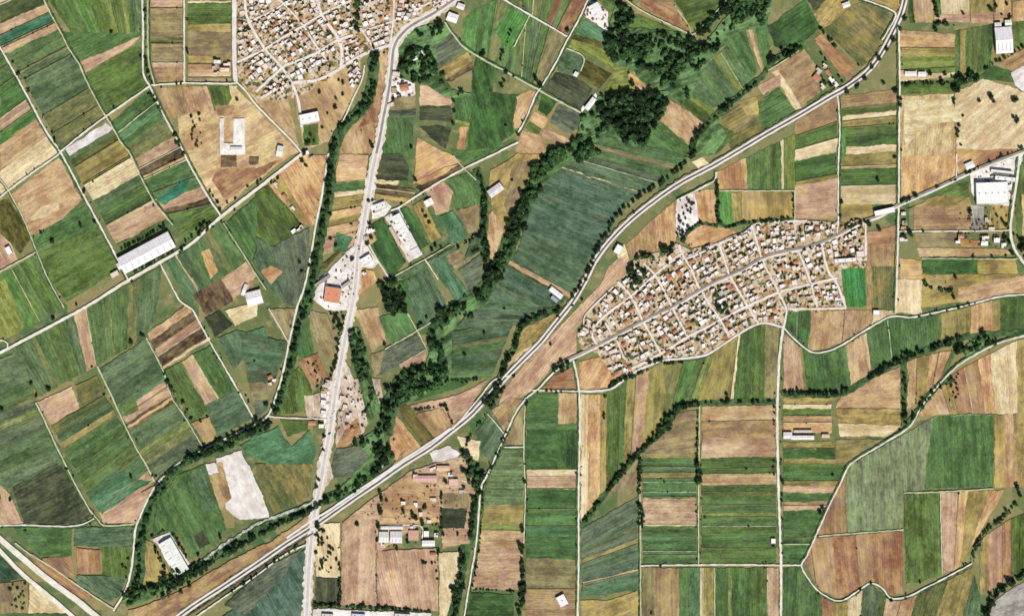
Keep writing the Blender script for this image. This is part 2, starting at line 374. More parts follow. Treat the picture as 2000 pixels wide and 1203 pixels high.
P('ta', '1018,256 1056,266 1066,296 1040,312 1006,300', -30, 'above the bushy creek bend')
P('or', '1010,190 1034,176 1052,182 1040,206 1014,250 1002,252', 60, 'with ruined walls beside the track crossing')
P('og', '1224,52 1240,26 1340,68 1320,76 1230,76', -25, 'clearing between the northern woods')
P('rd', '1250,10 1256,0 1312,4 1346,64', -30, 'triangle beside the upper woodland')
P('og', '1312,-4 1424,-4 1356,62', 20, 'triangle at the top edge beside the tree belt')
P('yg', '1200,120 1300,150 1290,180 1230,190 1180,178 1196,150', 10, 'clearing in the middle of the woodland')
P('or', '1222,140 1240,148 1262,170 1274,164 1262,188 1240,178', 10, 'patch in the woodland clearing')
P('ta', '1308,195 1375,240 1350,287 1290,236', -55, 'square block below the woodland')
P('og', '1338,192 1392,228 1376,240 1330,206', -35, 'strip right of the square tan block')
P('yg', '1346,186 1396,218 1392,228 1342,192', -35, 'strip above the olive one beside the square tan block')
S('fanning out right of the woodland', 'from the left', '1332,168 1352,150 1400,112 1422,88 1450,60', '1390,214 1410,204 1452,176 1470,160 1478,140', '22 gg,16 mg,16 gg,14 yg,14 mg,10 gg,18 mg')
P('mg', '1402,64 1440,50 1452,52 1480,140 1470,158 1424,92', -60, 'below the tree belt at top right of the woodland')
P('ta', '1450,46 1464,40 1492,146 1484,132', -75, 'long thin strip right of the woodland')
P('mg', '1470,30 1500,40 1505,90 1496,140 1490,128', -75, 'strip left of the dark wedge at top')
P('sg', '1408,226 1470,190 1500,180 1500,262 1430,296', 30, 'between the hedged ditch and the highway, upper part')
P('ot', '1440,200 1476,188 1484,226 1460,224', 30, 'patch in the plot between ditch and highway')
P('mg', '1240,290 1290,240 1350,289 1322,330 1292,346 1176,272 1204,256', -35, 'below the square tan block')
P('og', '1360,270 1400,240 1440,262 1400,300 1360,308', 30, 'scrubby corner between ditch and highway')
# --- north east
P('dg', '1500,52 1572,0 1592,34 1602,54 1580,74 1546,102 1512,92', 35, 'blotchy, under the very dark wedge at top right')
P('dk', '1574,-4 1613,-4 1608,12 1591,22', 35, 'wedge at the top edge')
P('ot', '1590,30 1615,-4 1664,-4 1644,34 1606,58', 50, 'at the top edge right of the dark wedge')
P('sg', '1606,60 1642,30 1680,5 1752,27 1722,92 1682,132 1640,88', -40, 'inside the highway curve at top right')
P('ot', '1680,-4 1766,-4 1752,24', -20, 'triangle at the top edge inside the highway curve')
P('rd', '1590,76 1605,68 1672,130 1662,150 1640,146', -40, 'strip left of the grey stubble inside the curve')
P('br', '1510,136 1570,96 1592,128 1602,182 1566,206', 35, 'around the farm beside the highway curve')
P('be', '1507,140 1521,138 1566,210 1554,216', -57, 'long thin strip left of the farm beside the curve')
P('mg', '1480,200 1522,172 1555,218 1500,256 1484,240', 30, 'between the ditch and the highway, lower part')
P('pi', '1480,168 1522,146 1524,166 1490,186', 30, 'small, left of the long thin beige strip')
S('at the top edge right of the highway', 'from the left', '1772,-4 1975,-4', '1776,46 1975,40', '10 dg,38 ta,16 og,56 be,46 ot,4 kb,30 or')
S('below the tree row at top right', 'from the top', '1757,58 1757,160', '1865,66 1865,150', '14 ta,22 or,18 ot,26 yg,12 og,10 be')
S('left of the upper white warehouse', 'from the left', '1865,62 1940,46', '1865,150 1935,138', '10 mg,12 ot,14 og,10 sg,14 og,16 dg')
P('pi', '1826,30 1966,26 1966,44 1900,46 1826,40', 5, 'yard above the upper white warehouse')
P('be', '1757,138 1814,138 1814,152 1757,154', 0, 'small, around white sheds beside the straight lane')
P('og', '1757,160 1882,158 1872,180 1758,184', 0, 'strip with a hedge below the white sheds')
P('og', '1975,44 2004,40 2004,88 1978,96', -80, 'right of the upper white warehouse')
P('or', '1980,4 2004,0 2004,40 1976,44', -80, 'at the right edge near the top')
P('mg', '1900,160 1940,128 1976,140 1984,164 1950,158', 30, 'beside the tree row near the right edge')
P('br', '1956,122 2004,92 2004,132 1976,138', 30, 'at the right edge above the white yard')
P('wh', '1974,142 2004,128 2004,180 1982,168', 30, 'at the right edge near the top')
P('lt', '1760,187 1862,185 1868,350 1760,396', 85, 'large and bleached, right of the straight lane')
P('or', '1760,306 1867,304 1868,350 1760,396', 85, 'lower part of the plot right of the straight lane')
P('be', '1864,182 1920,156 1962,166 2004,182 2004,292 1870,348', 40, 'large and bleached, against the right edge')
P('be', '1800,222 1812,212 1866,211 1876,228 1888,262 1886,290 1870,290 1868,240 1850,226', 5, 'bald streak across the bleached fields at right')
P('be', '1765,196 1858,194 1862,236 1800,250 1768,290', 5, 'middle band of the large bleached plot')
S('beside the straight lane below the highway curve', 'from the top', '1642,188 1642,400', '1752,174 1752,400', '24 br,16 sg,10 be,14 ot,18 og,20 dg,14 be,24 ot,4 ta,34 dg,36 be')
S('left of those by the lane below the curve', 'from the top', '1553,220 1553,430', '1635,186 1635,426', '52 br,30 og,26 be,26 dg,18 mg,8 ot,76 pi')
P('bg', '1644,248 1652,248 1652,300 1646,316 1643,316', -88, 'thin sliver along the short lane below the curve')
S('between the highway and the dark hooked ditch', 'from the left', '1396,338 1552,262', '1400,371 1552,371', '60 or,46 mg,20 dg,6 be,20 yg')
P('ot', '1643,400 1702,400 1706,424 1662,442 1643,440', 10, 'left of the small white canopy roof')
P('bg', '1404,376 1447,376 1447,404 1440,432 1416,440 1405,424', -85, 'inside the hooked ditch')
P('ot', '1428,376 1448,376 1448,430 1432,434', -85, 'thin strip inside the hooked ditch')
P('ot', '1449,375 1550,375 1550,430 1449,432', -85, 'right of the hooked ditch')
P('or', '1356,376 1398,370 1398,438 1370,434 1362,420', -85, 'left of the hooked ditch')
P('or', '1336,472 1346,452 1370,440 1422,446 1436,454 1404,470 1352,484', 20, 'half disc under the hooked ditch')
P('br', '1224,478 1300,404 1320,392 1320,470 1300,488 1228,500', -85, 'between the highway and the cemetery')
P('or', '1280,424 1320,394 1320,470 1300,486 1282,486', -85, 'right part of the plot beside the cemetery')
P('wh', '1321,388 1356,376 1366,430 1346,446 1332,466 1320,462', -85, 'of the tree dotted cemetery')
P('pi', '1170,560 1190,520 1222,486 1236,530 1204,556 1146,614 1128,642 1126,690 1078,716 1058,740 1036,764 996,788 970,800 985,760 1040,690 1100,630', 50, 'long wedge between the highway and the eastern village')
P('be', '1200,478 1222,478 1226,500 1206,502', 40, 'corner beside the highway above the eastern village')
P('or', '1868,292 2004,292 1870,350', 30, 'triangle above the eastern road near the right edge')
P('ot', '1760,412 1890,358 1896,404 1780,404', 25, 'below the eastern road near the right')
P('og', '1840,368 1892,356 1894,386 1850,384', 25, 'blotch below the eastern road')
P('br', '1784,404 1898,402 1898,452 1784,452', 0, 'left of the farmsteads near the right edge')
P('gr', '1896,400 1920,404 1920,450 1898,450', -85, 'small, left of the farmstead yard')
P('ot', '1934,402 1968,402 1968,446 1930,448', -85, 'small, below the big white depot')
P('wh', '1894,340 1998,302 1990,350 1972,402 1910,400 1898,376', 20, 'around the big white depot')
P('og', '1984,330 2004,316 2004,480 1990,474 1982,420', -85, 'at the right edge beyond the white lane')
P('or', '1996,380 2006,380 2006,470 1996,470', -85, 'sliver at the right edge')
P('br', '1692,462 1750,462 1750,600 1694,602', -88, 'between the football pitch and the straight lane')
P('sg', '1704,520 1748,520 1748,600 1700,602', -88, 'lower part between pitch and lane')
P('rd', '1690,456 1750,440 1750,474 1692,480', 5, 'above the plot right of the football pitch')
P('or', '1757,505 1800,508 1800,545 1757,545', 0, 'small square right of the straight lane')
P('be', '1748,546 1800,546 1800,612 1748,612', -88, 'below the small orange square')
P('gb', '1786,455 1866,455 1866,481 1790,483', 0, 'left of the orange walled farmstead')
P('or', '1874,468 1914,468 1912,482 1876,482', 0, 'yard of the farmstead near the right edge')
P('ta', '1790,484 1960,486 1986,498 1796,502', 0, 'band above the green one near the right edge')
P('dg', '1802,506 1982,505 1988,534 1802,534', 0, 'long band near the right edge')
P('ot', '1910,506 1982,505 1988,534 1910,534', 0, 'right half of the long band near the right edge')
P('ot', '1800,536 1990,535 2004,572 1872,590 1800,602', 12, 'around the L shaped dark hedge')
P('ta', '1872,562 2004,536 2004,576 1872,592', 12, 'above the winding southern lane near the right edge')
P('pg', '1642,528 1660,522 1690,524 1692,596 1682,600 1652,600', -85, 'at the east end of the eastern village', .4)
# --- south east
S('between the village and the winding lane at lower right', 'from the left', '1536,606 1750,606', '1536,640 1586,686 1640,670 1716,626 1750,618', '20 dg,6 gg,20 dg,60 ta,14 pi,40 ta,40 be')
S('between winding lane and black tree belt', 'from the left', '1530,650 1585,690 1612,688 1642,676 1716,632 1742,620 1800,618 1872,602 1950,582 2004,576', '1530,764 1640,768 1700,735 1760,702 1830,676 1900,656 1960,650 2004,648', '40 pi,6 ot,52 dg,4 gg,36 mg,42 ta,6 be,46 mg,26 dg,4 gg,60 mg,16 og,60 ot,44 or,16 ot,50 og')
S('between the black tree belt and the white sheds', 'from the top', '1530,776 1530,846', '1624,776 1624,846', '14 ot,8 be,14 og,14 ta,20 or')
S('below the white sheds right of the southern lane', 'from the top', '1530,862 1530,1100', '1624,862 1640,900 1650,912 1600,1030 1568,1100', '14 ot,22 dg,10 ot,16 og,20 mg,10 ot,14 pi,18 mg,8 ta,10 pi,22 dg,34 mg,14 dg,40 mg')
P('ta', '1632,796 1642,774 1700,742 1758,716 1758,796', 12, 'triangle below the black tree belt')
P('ot', '1634,798 1758,798 1758,832 1636,824', 0, 'band below the tan triangle, upper')
P('be', '1636,826 1758,832 1734,852 1640,852', 0, 'band below the tan triangle, lower')
P('sg', '1632,858 1728,858 1652,906 1632,906', 10, 'small triangle against the curving lane')
S('between the black tree belt and the curving lane', 'from the left', '1772,708 1800,696 1872,682', '1772,802 1802,778 1848,728', '16 ta,20 ot,14 or,20 ta,10 mg')
S('right of the curving lane near the right edge', 'from the left', '1792,808 1840,748 1870,724 1950,682 1990,664 2004,660', '1800,812 1840,810 1874,808 1948,808 1990,808 2004,806', '70 ta,20 ot,36 rd,30 br,26 or,24 be,30 be,20 ot')
P('kg', '1770,846 1830,810 1940,810 1940,950 1764,960 1762,1032 1655,1042 1652,918 1664,906', -88, 'largest of all, inside the curving lane at lower right')
P('mg', '1822,816 1832,812 1940,812 1940,948 1806,957 1812,880', -88, 'right half of the largest plot at lower right')
S('at the right edge beside the largest plot', 'from the left', '1942,810 2004,806', '1942,952 2004,950', '22 ot,16 ta,26 ot')
P('br', '1650,920 1654,1040 1590,1046 1618,986 1640,940', -88, 'triangle inside the curving lane')
S('inside the deep lane bend at lower right', 'from the left', '1570,1092 1592,1050 1762,1036', '1578,1112 1600,1150 1640,1168 1696,1138 1722,1142 1740,1160 1764,1160', '26 br,44 br,40 rd,26 br,54 rd')
P('og', '1765,964 1834,962 1838,1120 1800,1136 1770,1140', -88, 'upright block right of the lane bend')
S('right of the upright block at lower right', 'from the left', '1838,962 1962,956', '1842,1120 1876,1104 1900,1062', '30 pi,16 or,40 ot,24 or')
S('at the right edge in the lower corner', 'from the left', '1915,1052 1960,1020 2004,1000', '1912,1160 1960,1136 2004,1114', '20 ot,30 pi,20 rd,30 og')
S('along the bottom edge below the lane bend', 'from the left', '1530,1108 1562,1106 1600,1158 1640,1176 1700,1142 1742,1172 1772,1168 1850,1132 1900,1108 1914,1164', '1530,1208 1560,1208 1590,1208 1630,1208 1690,1208 1740,1208 1780,1208 1840,1208 1880,1208 1914,1208', '26 dg,40 mg,24 dg,24 rd,30 ot,30 be,36 gk,14 og,30 pi,30 ta,60 do,60 ot,40 gg')
P('gr', '1946,1170 2004,1132 2004,1208 1924,1208', 20, 'in the bottom right corner')
# --- south centre columns
S('in the column right of the brown compound', 'from the top', '1030,768 1026,1203', '1126,768 1126,1203', '70 mg,80 dg,14 be,20 pi,4 be,40 dg,34 mg,20 tg,40 dg,4 mg,60 gb,54 br')
P('ta', '1092,768 1126,768 1126,827 1092,827', -88, 'notch in the green column below the pond')
P('dg', '1090,840 1126,840 1126,916 1090,916', -88, 'darker corner of the green column below the pond')
P('rd', '1060,746 1118,716 1124,758 1048,761', 5, 'between the pond and the southern village road')
P('or', '1131,706 1190,692 1214,736 1186,757 1132,761', 60, 'at the western foot of the eastern village')
S('between the southern village road and the wooded ditch', 'from the left', '1185,764 1222,742 1270,722 1292,708 1362,702 1390,692 1424,670 1462,644 1494,634 1520,640', '1185,950 1222,905 1262,866 1296,836 1320,796 1352,786 1440,782 1468,783 1500,783 1520,784', '26 og,10 dg,16 ot,22 pi,34 ot,24 sg,20 bg,16 mg,12 yg,12 ot,34 ot,4 be,24 dg,20 og,20 gb')
S('right of the white southern lane beside the ditch', 'from the left', '1134,770 1184,770', '1134,1020 1184,960', '14 be,24 or,12 ot')
P('ot', '1134,1172 1190,1172 1244,1152 1246,1203 1134,1203', 25, 'in the bottom corner of that ditch column')
S('in the column below the wooded ditch', 'from the top', '1136,1032 1136,1166', '1246,968 1246,1150', '34 gk,10 gg,7 sg,12 gk,8 ot,24 gg,14 bl,4 be,26 tg')
P('gb', '1254,882 1290,852 1326,806 1360,800 1360,886 1254,886', 10, 'between the wooded ditch bend and the striped column')
S('in the column right of the wooded ditch', 'from the top', '1255,886 1256,1100', '1360,886 1360,1100', '8 ot,14 mg,5 dg,12 gg,12 ot,8 tg,20 mg,10 tg,4 dg,54 pi,3 be,14 og,8 mg,8 gg,8 mg,14 dg,8 gg,18 mg')
P('gb', '1190,960 1222,920 1250,888 1246,964', 60, 'triangle right of the wooded ditch')
S('in the broad column left of the southern lane', 'from the top', '1370,794 1370,1100', '1516,790 1516,1100', '30 ta,34 br,38 pi,22 og,10 dg,24 ta,12 dg,10 do,16 mg,6 gg,10 mg,8 yg,12 mg,6 gg,14 og,12 mg,18 dg,30 og')
S('along the bottom edge left of the southern lane', 'from the left', '1252,1108 1520,1108', '1252,1208 1520,1208', '24 gb,44 br,18 mg,20 tg,6 be,20 ot,24 dg,6 yg,34 dg,30 og,20 pi')
# --- south centre, around the highways
P('gg', '930,846 956,812 984,846 964,896 946,890', 60, 'beside the highway above the brown compound')
P('br', '960,800 996,776 1024,782 1008,806 986,840', 50, 'corner where the two lanes leave the highway')
P('gb', '992,798 1024,786 1022,868 986,868', -85, 'narrow, right of the creek lane')
S('in the narrow column right of the creek lane', 'from the top', '978,878 952,936 944,985 936,1070 920,1150', '1020,876 1022,985 1021,1070 1017,1150', '110 gg,36 ot,12 yg,34 ta,80 pi')
P('dg', '914,1156 1002,1160 1002,1208 904,1208', 0, 'at the bottom edge right of the creek lane')
P('pi', '800,792 866,778 900,768 952,742 906,812 880,838 868,796 812,802', 20, 'beside the highway left of the fork')
P('br', '812,808 866,797 880,832 846,862 838,850', -60, 'square behind a dark L shaped hedge')
P('do', '774,788 800,794 848,856 832,876 790,822', -50, 'sloping down to the highway')
P('or', '758,798 786,822 826,880 782,906 764,892 762,850', -55, 'triangle between the stream and the highway')
P('dg', '800,780 872,742 932,735 902,755 852,770 812,784', 20, 'under the large riverside grove')
P('be', '894,852 938,860 934,900 906,884', 20, 'patch beside the highway above the compound')
P('wh', '838,882 876,870 898,886 884,900 846,902', 25, 'where the compound meets the highway')
S('between the river grove and the hedged ditch', 'from the top', '886,648 880,738', '1006,622 960,738', '18 gg,10 bl,8 sg,16 dg,12 bl,14 dg,8 gg,10 mg')
P('ot', '1022,640 1094,607 1070,645 1006,710 986,716 1004,680', 45, 'between the hedged ditch and the highway')
P('be', '1004,690 1040,676 1010,706 990,714', 45, 'patch between the hedged ditch and the highway')
S('in the great block between creek and highway', 'from the top', '1175,265 1125,305 1065,345 1035,410 1015,480 1000,505 970,550 950,590', '1345,305 1290,350 1220,400 1190,450 1160,500 1115,575 1100,590 1070,600 1020,615', '26 mg,10 gb,22 mg,14 gk,30 gg,3 be,70 bl,80 bl,60 gg,9 ta,5 dk,40 bl,40 gg')
P('be', '1352,316 1372,308 1390,326 1364,332', 30, 'lot beside the highway junction at centre right')
# --- centre, east of the north-south highway
P('dk', '738,302 782,300 800,330 796,354 734,349', -10, 'beside the highway, left of the orange triangle')
P('be', '734,350 780,354 776,362 734,358', 0, 'thin band above the dark brown strips')
S('beside the highway above the roadside yards', 'from the top', '734,360 733,396', '812,370 804,404', '8 kb,5 ot,7 kb,8 ot,8 gb')
P('or', '808,356 868,328 898,322 830,364', 25, 'thin wedge above the dark orchard strip')
P('kb', '814,366 900,324 912,328 822,374', 25, 'along the slanting white track')
P('mg', '870,352 926,334 942,370 936,398 890,410', -60, 'block below the slanting track')
P('pi', '830,371 868,354 884,376 876,414 852,420', -60, 'block below the slanting track')
P('gb', '892,411 936,398 936,446 916,458', -60, 'block left of the middle creek')
P('tg', '860,424 886,412 912,460 886,476', -60, 'small block left of the middle creek')
P('dg', '780,410 798,402 838,480 820,490', -62, 'thin strip right of the white industrial yard')
P('ot', '806,400 826,390 862,464 842,474', -62, 'strip with a lumpy hedge near the industrial yard')
P('wh', '752,424 778,406 826,496 798,512', -62, 'of the long industrial buildings')
P('wh', '722,392 752,392 764,404 752,420 728,430', 20, 'and lots at the highway side of the slanting track')
P('dg', '724,442 748,424 792,512 764,546 726,482', -62, 'block left of the white industrial yard')
P('ta', '706,440 724,442 736,470 722,480 706,470', -62, 'small, beside the highway junction')
P('gg', '836,508 888,482 906,518 862,542', 28, 'below the white industrial yard')
P('tg', '844,514 862,506 918,572 892,592 862,548', -62, 'slanting strip below the white industrial yard')
P('gb', '870,500 898,484 910,512 888,528', 28, 'small, below the industrial yard')
P('gk', '896,528 940,496 946,542 918,572', 28, 'beside the middle creek')
P('gg', '918,470 948,456 948,486 908,506', 28, 'small, left of the middle creek')
P('ta', '952,420 966,408 990,442 962,512 951,500', -80, 'tongue between the two creeks')
P('ot', '958,332 1010,302 1060,300 1042,350 1012,402 990,462 962,412 954,372', 60, 'between the middle creek and the bushy creek')
P('gb', '1000,320 1040,312 1022,372 996,440 986,400', 60, 'right part between the two creeks')
P('wh', '604,556 640,530 684,486 706,468 740,512 730,524 706,522 694,580 686,604 662,606 640,606 620,592 606,580', 30, 'of the roadside station with the orange roof')
P('or', '706,524 730,528 738,548 704,572 692,602', -80, 'corner right of the roadside station')
P('ta', '690,606 738,600 754,666 726,688 704,632', -65, 'below the corner right of the station')
P('mg', '740,620 794,606 812,646 766,672 750,650', -62, 'block below the dark square grove')
P('gk', '736,700 766,676 814,652 832,682 780,712 742,732', 28, 'block above the roadside hamlet')
P('gb', '724,692 752,684 742,724 732,736', -62, 'small, above the roadside hamlet')
P('gg', '796,548 832,518 874,598 824,642 802,604', -62, 'block right of the dark square grove')
P('dg', '772,552 796,546 802,606 790,606', -62, 'thin strip right of the dark square grove')
P('pi', '780,713 832,686 832,702 792,730', 28, 'sliver above the riverside grove')
P('gg', '770,544 830,510 836,520 796,546', 28, 'thin band above the dark square grove')
# --- between the western canal lane and the highway
P('or', '524,350 590,302 640,304 632,360 618,440 590,436 528,366', -60, 'beside the crossroads on the western road')
P('ot', '528,352 548,344 600,430 588,436', -60, 'scrubby strip beside the crossroads')
S('between the wooded canal and the highway', 'from the top', '662,302 655,352 650,400 640,440 628,500', '720,304 712,356 706,410 698,446 690,480', '52 ta,20 mg,10 be,24 ot,16 or,14 ot,24 ta,30 pi')
P('tg', '656,454 690,464 676,492 650,492', 10, 'small, above the station yard')
P('do', '620,520 650,500 664,484 668,490 640,520 622,526', 30, 'sliver above the station yard')
P('gb', '598,606 640,614 656,642 652,704 632,692 604,640', -70, 'below the roadside station')
P('mg', '590,612 604,620 612,690 588,706 576,660', -75, 'strip beside the canal lane below the station')
P('rd', '586,706 620,688 640,738 610,756', -62, 'orchard plot with pale edges beside the highway')
P('og', '556,738 586,716 610,760 602,802 544,810', -80, 'triangle left of the roadside hamlet')
P('du', '594,772 624,768 634,816 600,816', -85, 'yard of the roadside hamlet')
P('wh', '630,752 656,736 660,790 646,846 634,830 626,780', -80, 'along the roadside hamlet')
P('du', '668,690 692,740 742,740 748,784 704,852 656,872 660,780', -75, 'rough ground of the roadside hamlet')
P('rd', '672,840 696,814 706,842 690,866 654,876', 30, 'patch right of the highway below the hamlet')
P('gk', '658,878 716,868 726,900 690,932 640,932', 20, 'between highway and river below the hamlet')
P('du', '618,900 640,890 652,930 620,972', -80, 'verge left of the highway above the river')
P('og', '548,820 602,820 602,842 562,852', 0, 'small, below the hamlet lane')
P('tg', '468,872 500,850 545,833 556,856 570,872 606,840 618,880 610,906 520,906', 20, 'below the canal bend')
P('sg', '498,906 612,906 602,974 522,1010', -60, 'between the white gravel lot and the highway')
P('wh', '422,894 472,881 508,955 526,1010 470,1016 442,994 428,940', -65, 'large, below the canal bend')
P('br', '398,912 434,900 452,972 424,1002', -65, 'spoil heap beside the large gravel yard')
P('wh', '398,908 420,902 428,922 408,926', 10, 'tip beside the spoil heap')
P('mg', '308,974 346,930 402,904 428,990 442,1034 376,1092 350,1040 300,1042', -62, 'inside the curve of the canal lane')
P('gg', '372,930 398,912 420,990 404,1000', -62, 'pale strip inside the curve of the canal lane')
P('dk', '378,1046 396,1034 410,1060 390,1072', -62, 'small square patch inside the canal curve')
P('ot', '284,1052 300,1060 336,1130 280,1138', -75, 'left of the lower white lot')
P('wh', '298,1052 332,1040 368,1096 376,1110 346,1136 312,1068', -62, 'lot inside the canal curve near the bottom')
# --- south of the western road
S('below the western road at left', 'from the left', '20,684 318,518', '78,775 300,652', '44 gg,10 sg,26 mg,34 og,22 gg,26 pi,24 mg,24 mg,3 yg,40 mg,24 sg,50 gg')
S('against the left edge below the western road', 'from the top', '0,700 0,960', '40,686 72,782 130,905', '66 gg,30 mg,16 sg,20 gk,16 yg,30 gk,26 gg,24 mg,40 gg')
P('dk', '26,952 112,902 186,1004 150,1024 48,1022', A1, 'big and dull, near the lower left')
P('pi', '0,946 20,964 46,1022 0,1024', A2, 'wedge at the left edge near the bottom')
P('pi', '73,785 140,755 156,796 100,831', A1, 'square left of the slanting lanes at lower left')
P('sg', '146,754 190,734 205,770 157,795', A1, 'small, right of the pinkish square')
S('between the two slanting lanes at lower left', 'from the top', '100,832 205,1022', '205,772 300,938', '18 sg,20 gg,14 ot,26 mg,20 dg,30 mg,22 og,6 do,10 mg,30 tg,26 pi')
P('tg', '168,965 230,915 250,934 296,938 200,1003', A1, 'below the slanting lanes near the canal')
P('pi', '202,1005 303,945 265,1020 212,1022', A1, 'triangle against the canal lane')
S('left of the dark orchard rows at lower left', 'from the top', '195,722 300,935', '286,660 320,724 338,776 360,812 397,874', '46 gg,26 gg,24 tg,14 pi,6 kb,5 or,5 kb,40 gg,14 yg,14 sg,30 gk')
P('pi', '266,782 322,746 334,774 272,804', A1, 'above the paired dark orchard rows')
P('og', '238,790 262,776 270,800 246,812', A1, 'scrubby knot beside the paired orchard rows')
S('left of the slanting lane below the warehouse', 'from the top', '288,652 320,720', '366,594 410,662', '14 ta,15 kb,14 pi,20 kb,4 be')
S('below the broad dark orchard strips', 'from the left', '320,724 414,674', '378,822 462,758', '36 og,24 pi,4 be,40 mg')
P('gg', '400,792 462,758 496,816 426,852', A1, 'above the bend of the canal lane')
P('br', '375,826 408,812 426,852 400,870', A2, 'small corner above the canal lane bend')
S('below the western road under the white warehouse', 'from the left', '320,516 352,494 430,428', '372,592 392,568 482,520', '24 tg,4 be,20 gg,36 mg,20 sg,26 mg')
P('or', '392,492 408,486 426,532 412,544', A2, 'ragged streak under the white warehouse')
P('kb', '376,576 434,542 456,590 402,616', A2, 'square orchard under the white warehouse')
P('pi', '432,544 482,512 500,540 486,562 456,584', A1, 'beside the white shed in the western fields')
P('dk', '400,621 430,606 454,636 420,658', A2, 'square below the square orchard')
P('be', '440,606 500,590 502,616 460,636', A1, 'yard by the white shed in the western fields')
P('gg', '424,660 466,645 486,692 456,722', A2, 'below the very dark square')
P('tg', '478,650 516,640 532,686 490,702', A2, 'left of the canal lane')
P('mg', '444,434 500,384 502,470 492,512 470,488', A2, 'below the western road left of the crossroads')
P('og', '500,376 524,364 584,434 580,456 530,482 502,462', A2, 'big, below the crossroads')
P('gk', '532,482 606,444 598,520 586,602 556,592 540,520', -80, 'left of the canal lane, big and dull')
P('gg', '502,464 530,482 542,520 556,590 520,560 496,514', A2, 'narrow, left of the dull canal plot')
P('or', '510,530 532,518 552,530 530,556', A1, 'knot left of the canal lane')
P('gb', '520,604 584,602 564,664', -70, 'triangle where path meets canal lane')
S('left of the canal lane lower down', 'from the top', '466,646 500,820', '562,668 520,800', '30 gg,30 tg,20 gg,24 dk,40 gb,34 gk')
# --- bottom left corner
P('mg', '26,1030 140,1030 140,1090 80,1086 50,1060', 5, 'above the pale motorway at bottom left')
P('gg', '145,1030 262,1028 258,1066 145,1066', 5, 'left of the canal lane at bottom left')
P('rd', '150,1072 195,1072 195,1116 150,1120', -85, 'square with pale edges at bottom left')
P('og', '200,1066 258,1066 250,1130 200,1122', -85, 'small, left of the canal lane at bottom left')
P('br', '82,1090 140,1086 145,1122 120,1130', -40, 'beside the pale motorway')
P('gg', '150,1122 248,1126 235,1164 215,1176 150,1140', -35, 'wedge beside the pale motorway')
P('rd', '50,1078 70,1084 140,1136 180,1168 160,1168 100,1124', -37, 'verge of the pale motorway')
P('bl', '0,1088 46,1130 0,1136', -40, 'triangle at the left edge below the motorway')
P('gb', '0,1138 54,1134 56,1196 0,1198', -80, 'under the little grove at the bottom left')
P('be', '58,1140 70,1146 132,1196 56,1196', -40, 'triangle below the pale motorway')
P('mg', '0,1198 56,1197 132,1197 140,1208 0,1208', 0, 'sliver on the bottom edge at left')
P('br', '250,1192 290,1180 350,1154 440,1100 540,1050 610,1002 612,1024 560,1056 440,1132 340,1208 250,1208', 32, 'long strip between the wooded river and the railway')
P('ot', '626,1006 700,966 760,916 792,878 782,906 640,1010', 35, 'sliver between the river and the highway')
P('bl', '430,1208 480,1166 532,1120 600,1068 596,1208', -60, 'dull, in the fork of the highways at the bottom')
P('gk', '440,1180 520,1108 590,1072 540,1140 480,1200', 32, 'rough verge in the fork of the highways')
# --- brown compound south of the highway
P('pi', '668,1020 740,965 800,920 860,902 918,884 930,930 916,1060 864,1070 860,1000 740,1076 668,1050', 0, 'ground of the brown walled compound')
S('on the striped brown land south of the compound', 'from the left', '668,1038 732,1010 738,1074 854,1070', '665,1180 735,1180 800,1186 856,1192', '62 pi,3 kb,50 pi,56 pi')
P('dk', '617,1128 660,1128 662,1177 617,1176', -88, 'square beside the highway near the bottom')
P('be', '613,1024 664,1020 664,1126 617,1126', -80, 'ground of the tree dotted triangle beside the highway')
P('be', '858,1080 905,1074 903,1120 890,1146 872,1202 858,1202', -85, 'pale tongue left of the creek')
P('gb', '862,964 916,962 916,992 866,990', -88, 'ribbed plot inside the compound')
P('dk', '862,992 912,992 908,1032 860,1030', 0, 'square inside the compound')
P('wh', '612,1188 842,1196 842,1210 612,1210', -3, 'of the works on the bottom edge')
P('ta', '742,964 800,930 858,960 858,1020 800,1022 742,1022', 0, 'open lot in the middle of the compound')

S('right of the creek above the hedged ditch', 'from the top', '930,590 892,640', '1092,604 1006,634', '18 gg,12 bl,14 gg')
# --- scrub under the woods
P('sc', '1176,90 1206,2 1240,24 1226,54 1330,64 1372,90 1424,26 1446,-6 1510,-6 1498,50 1440,64 1404,100 1372,140 1352,186 1330,206 1300,176 1262,166 1236,140 1190,120', 20, 'floor of the northern woodland')
P('sc', '1126,292 1134,226 1166,190 1236,178 1306,178 1302,216 1262,284 1230,290 1190,262 1160,280', 20, 'floor of the lower wood')
P('sc', '774,150 778,84 806,58 836,48 872,46 880,66 850,90 856,136 884,176 920,184 916,192 868,190 826,164', 20, 'floor of the dark grove by the highway bend')
P('sc', '764,786 784,728 832,712 850,650 872,612 940,572 960,588 900,620 884,650 880,746 846,764 800,784', 40, 'floor of the central riverside grove')
P('sc', '676,640 702,642 728,740 744,800 720,826 704,760 690,710', -70, 'floor of the grove right of the highway')
P('sc', '690,862 746,836 760,900 738,926 700,950 640,980 700,916 724,890', 30, 'between the hamlet and the river')
P('sc', '240,1172 300,1140 340,1126 400,1090 440,1072 400,1112 340,1146 290,1172 248,1186', 30, 'at the lower end of the river')
P('sc', '1046,366 1060,318 1092,290 1160,286 1164,304 1110,318 1072,352', 30, 'on the bushy creek bend')
P('sc', '1878,682 1900,664 1936,656 1930,672 1888,700', 20, 'at the right end of the black tree belt')
P('sc', '1352,304 1364,264 1398,236 1420,262 1396,300', 40, 'along the ditch above the highway')

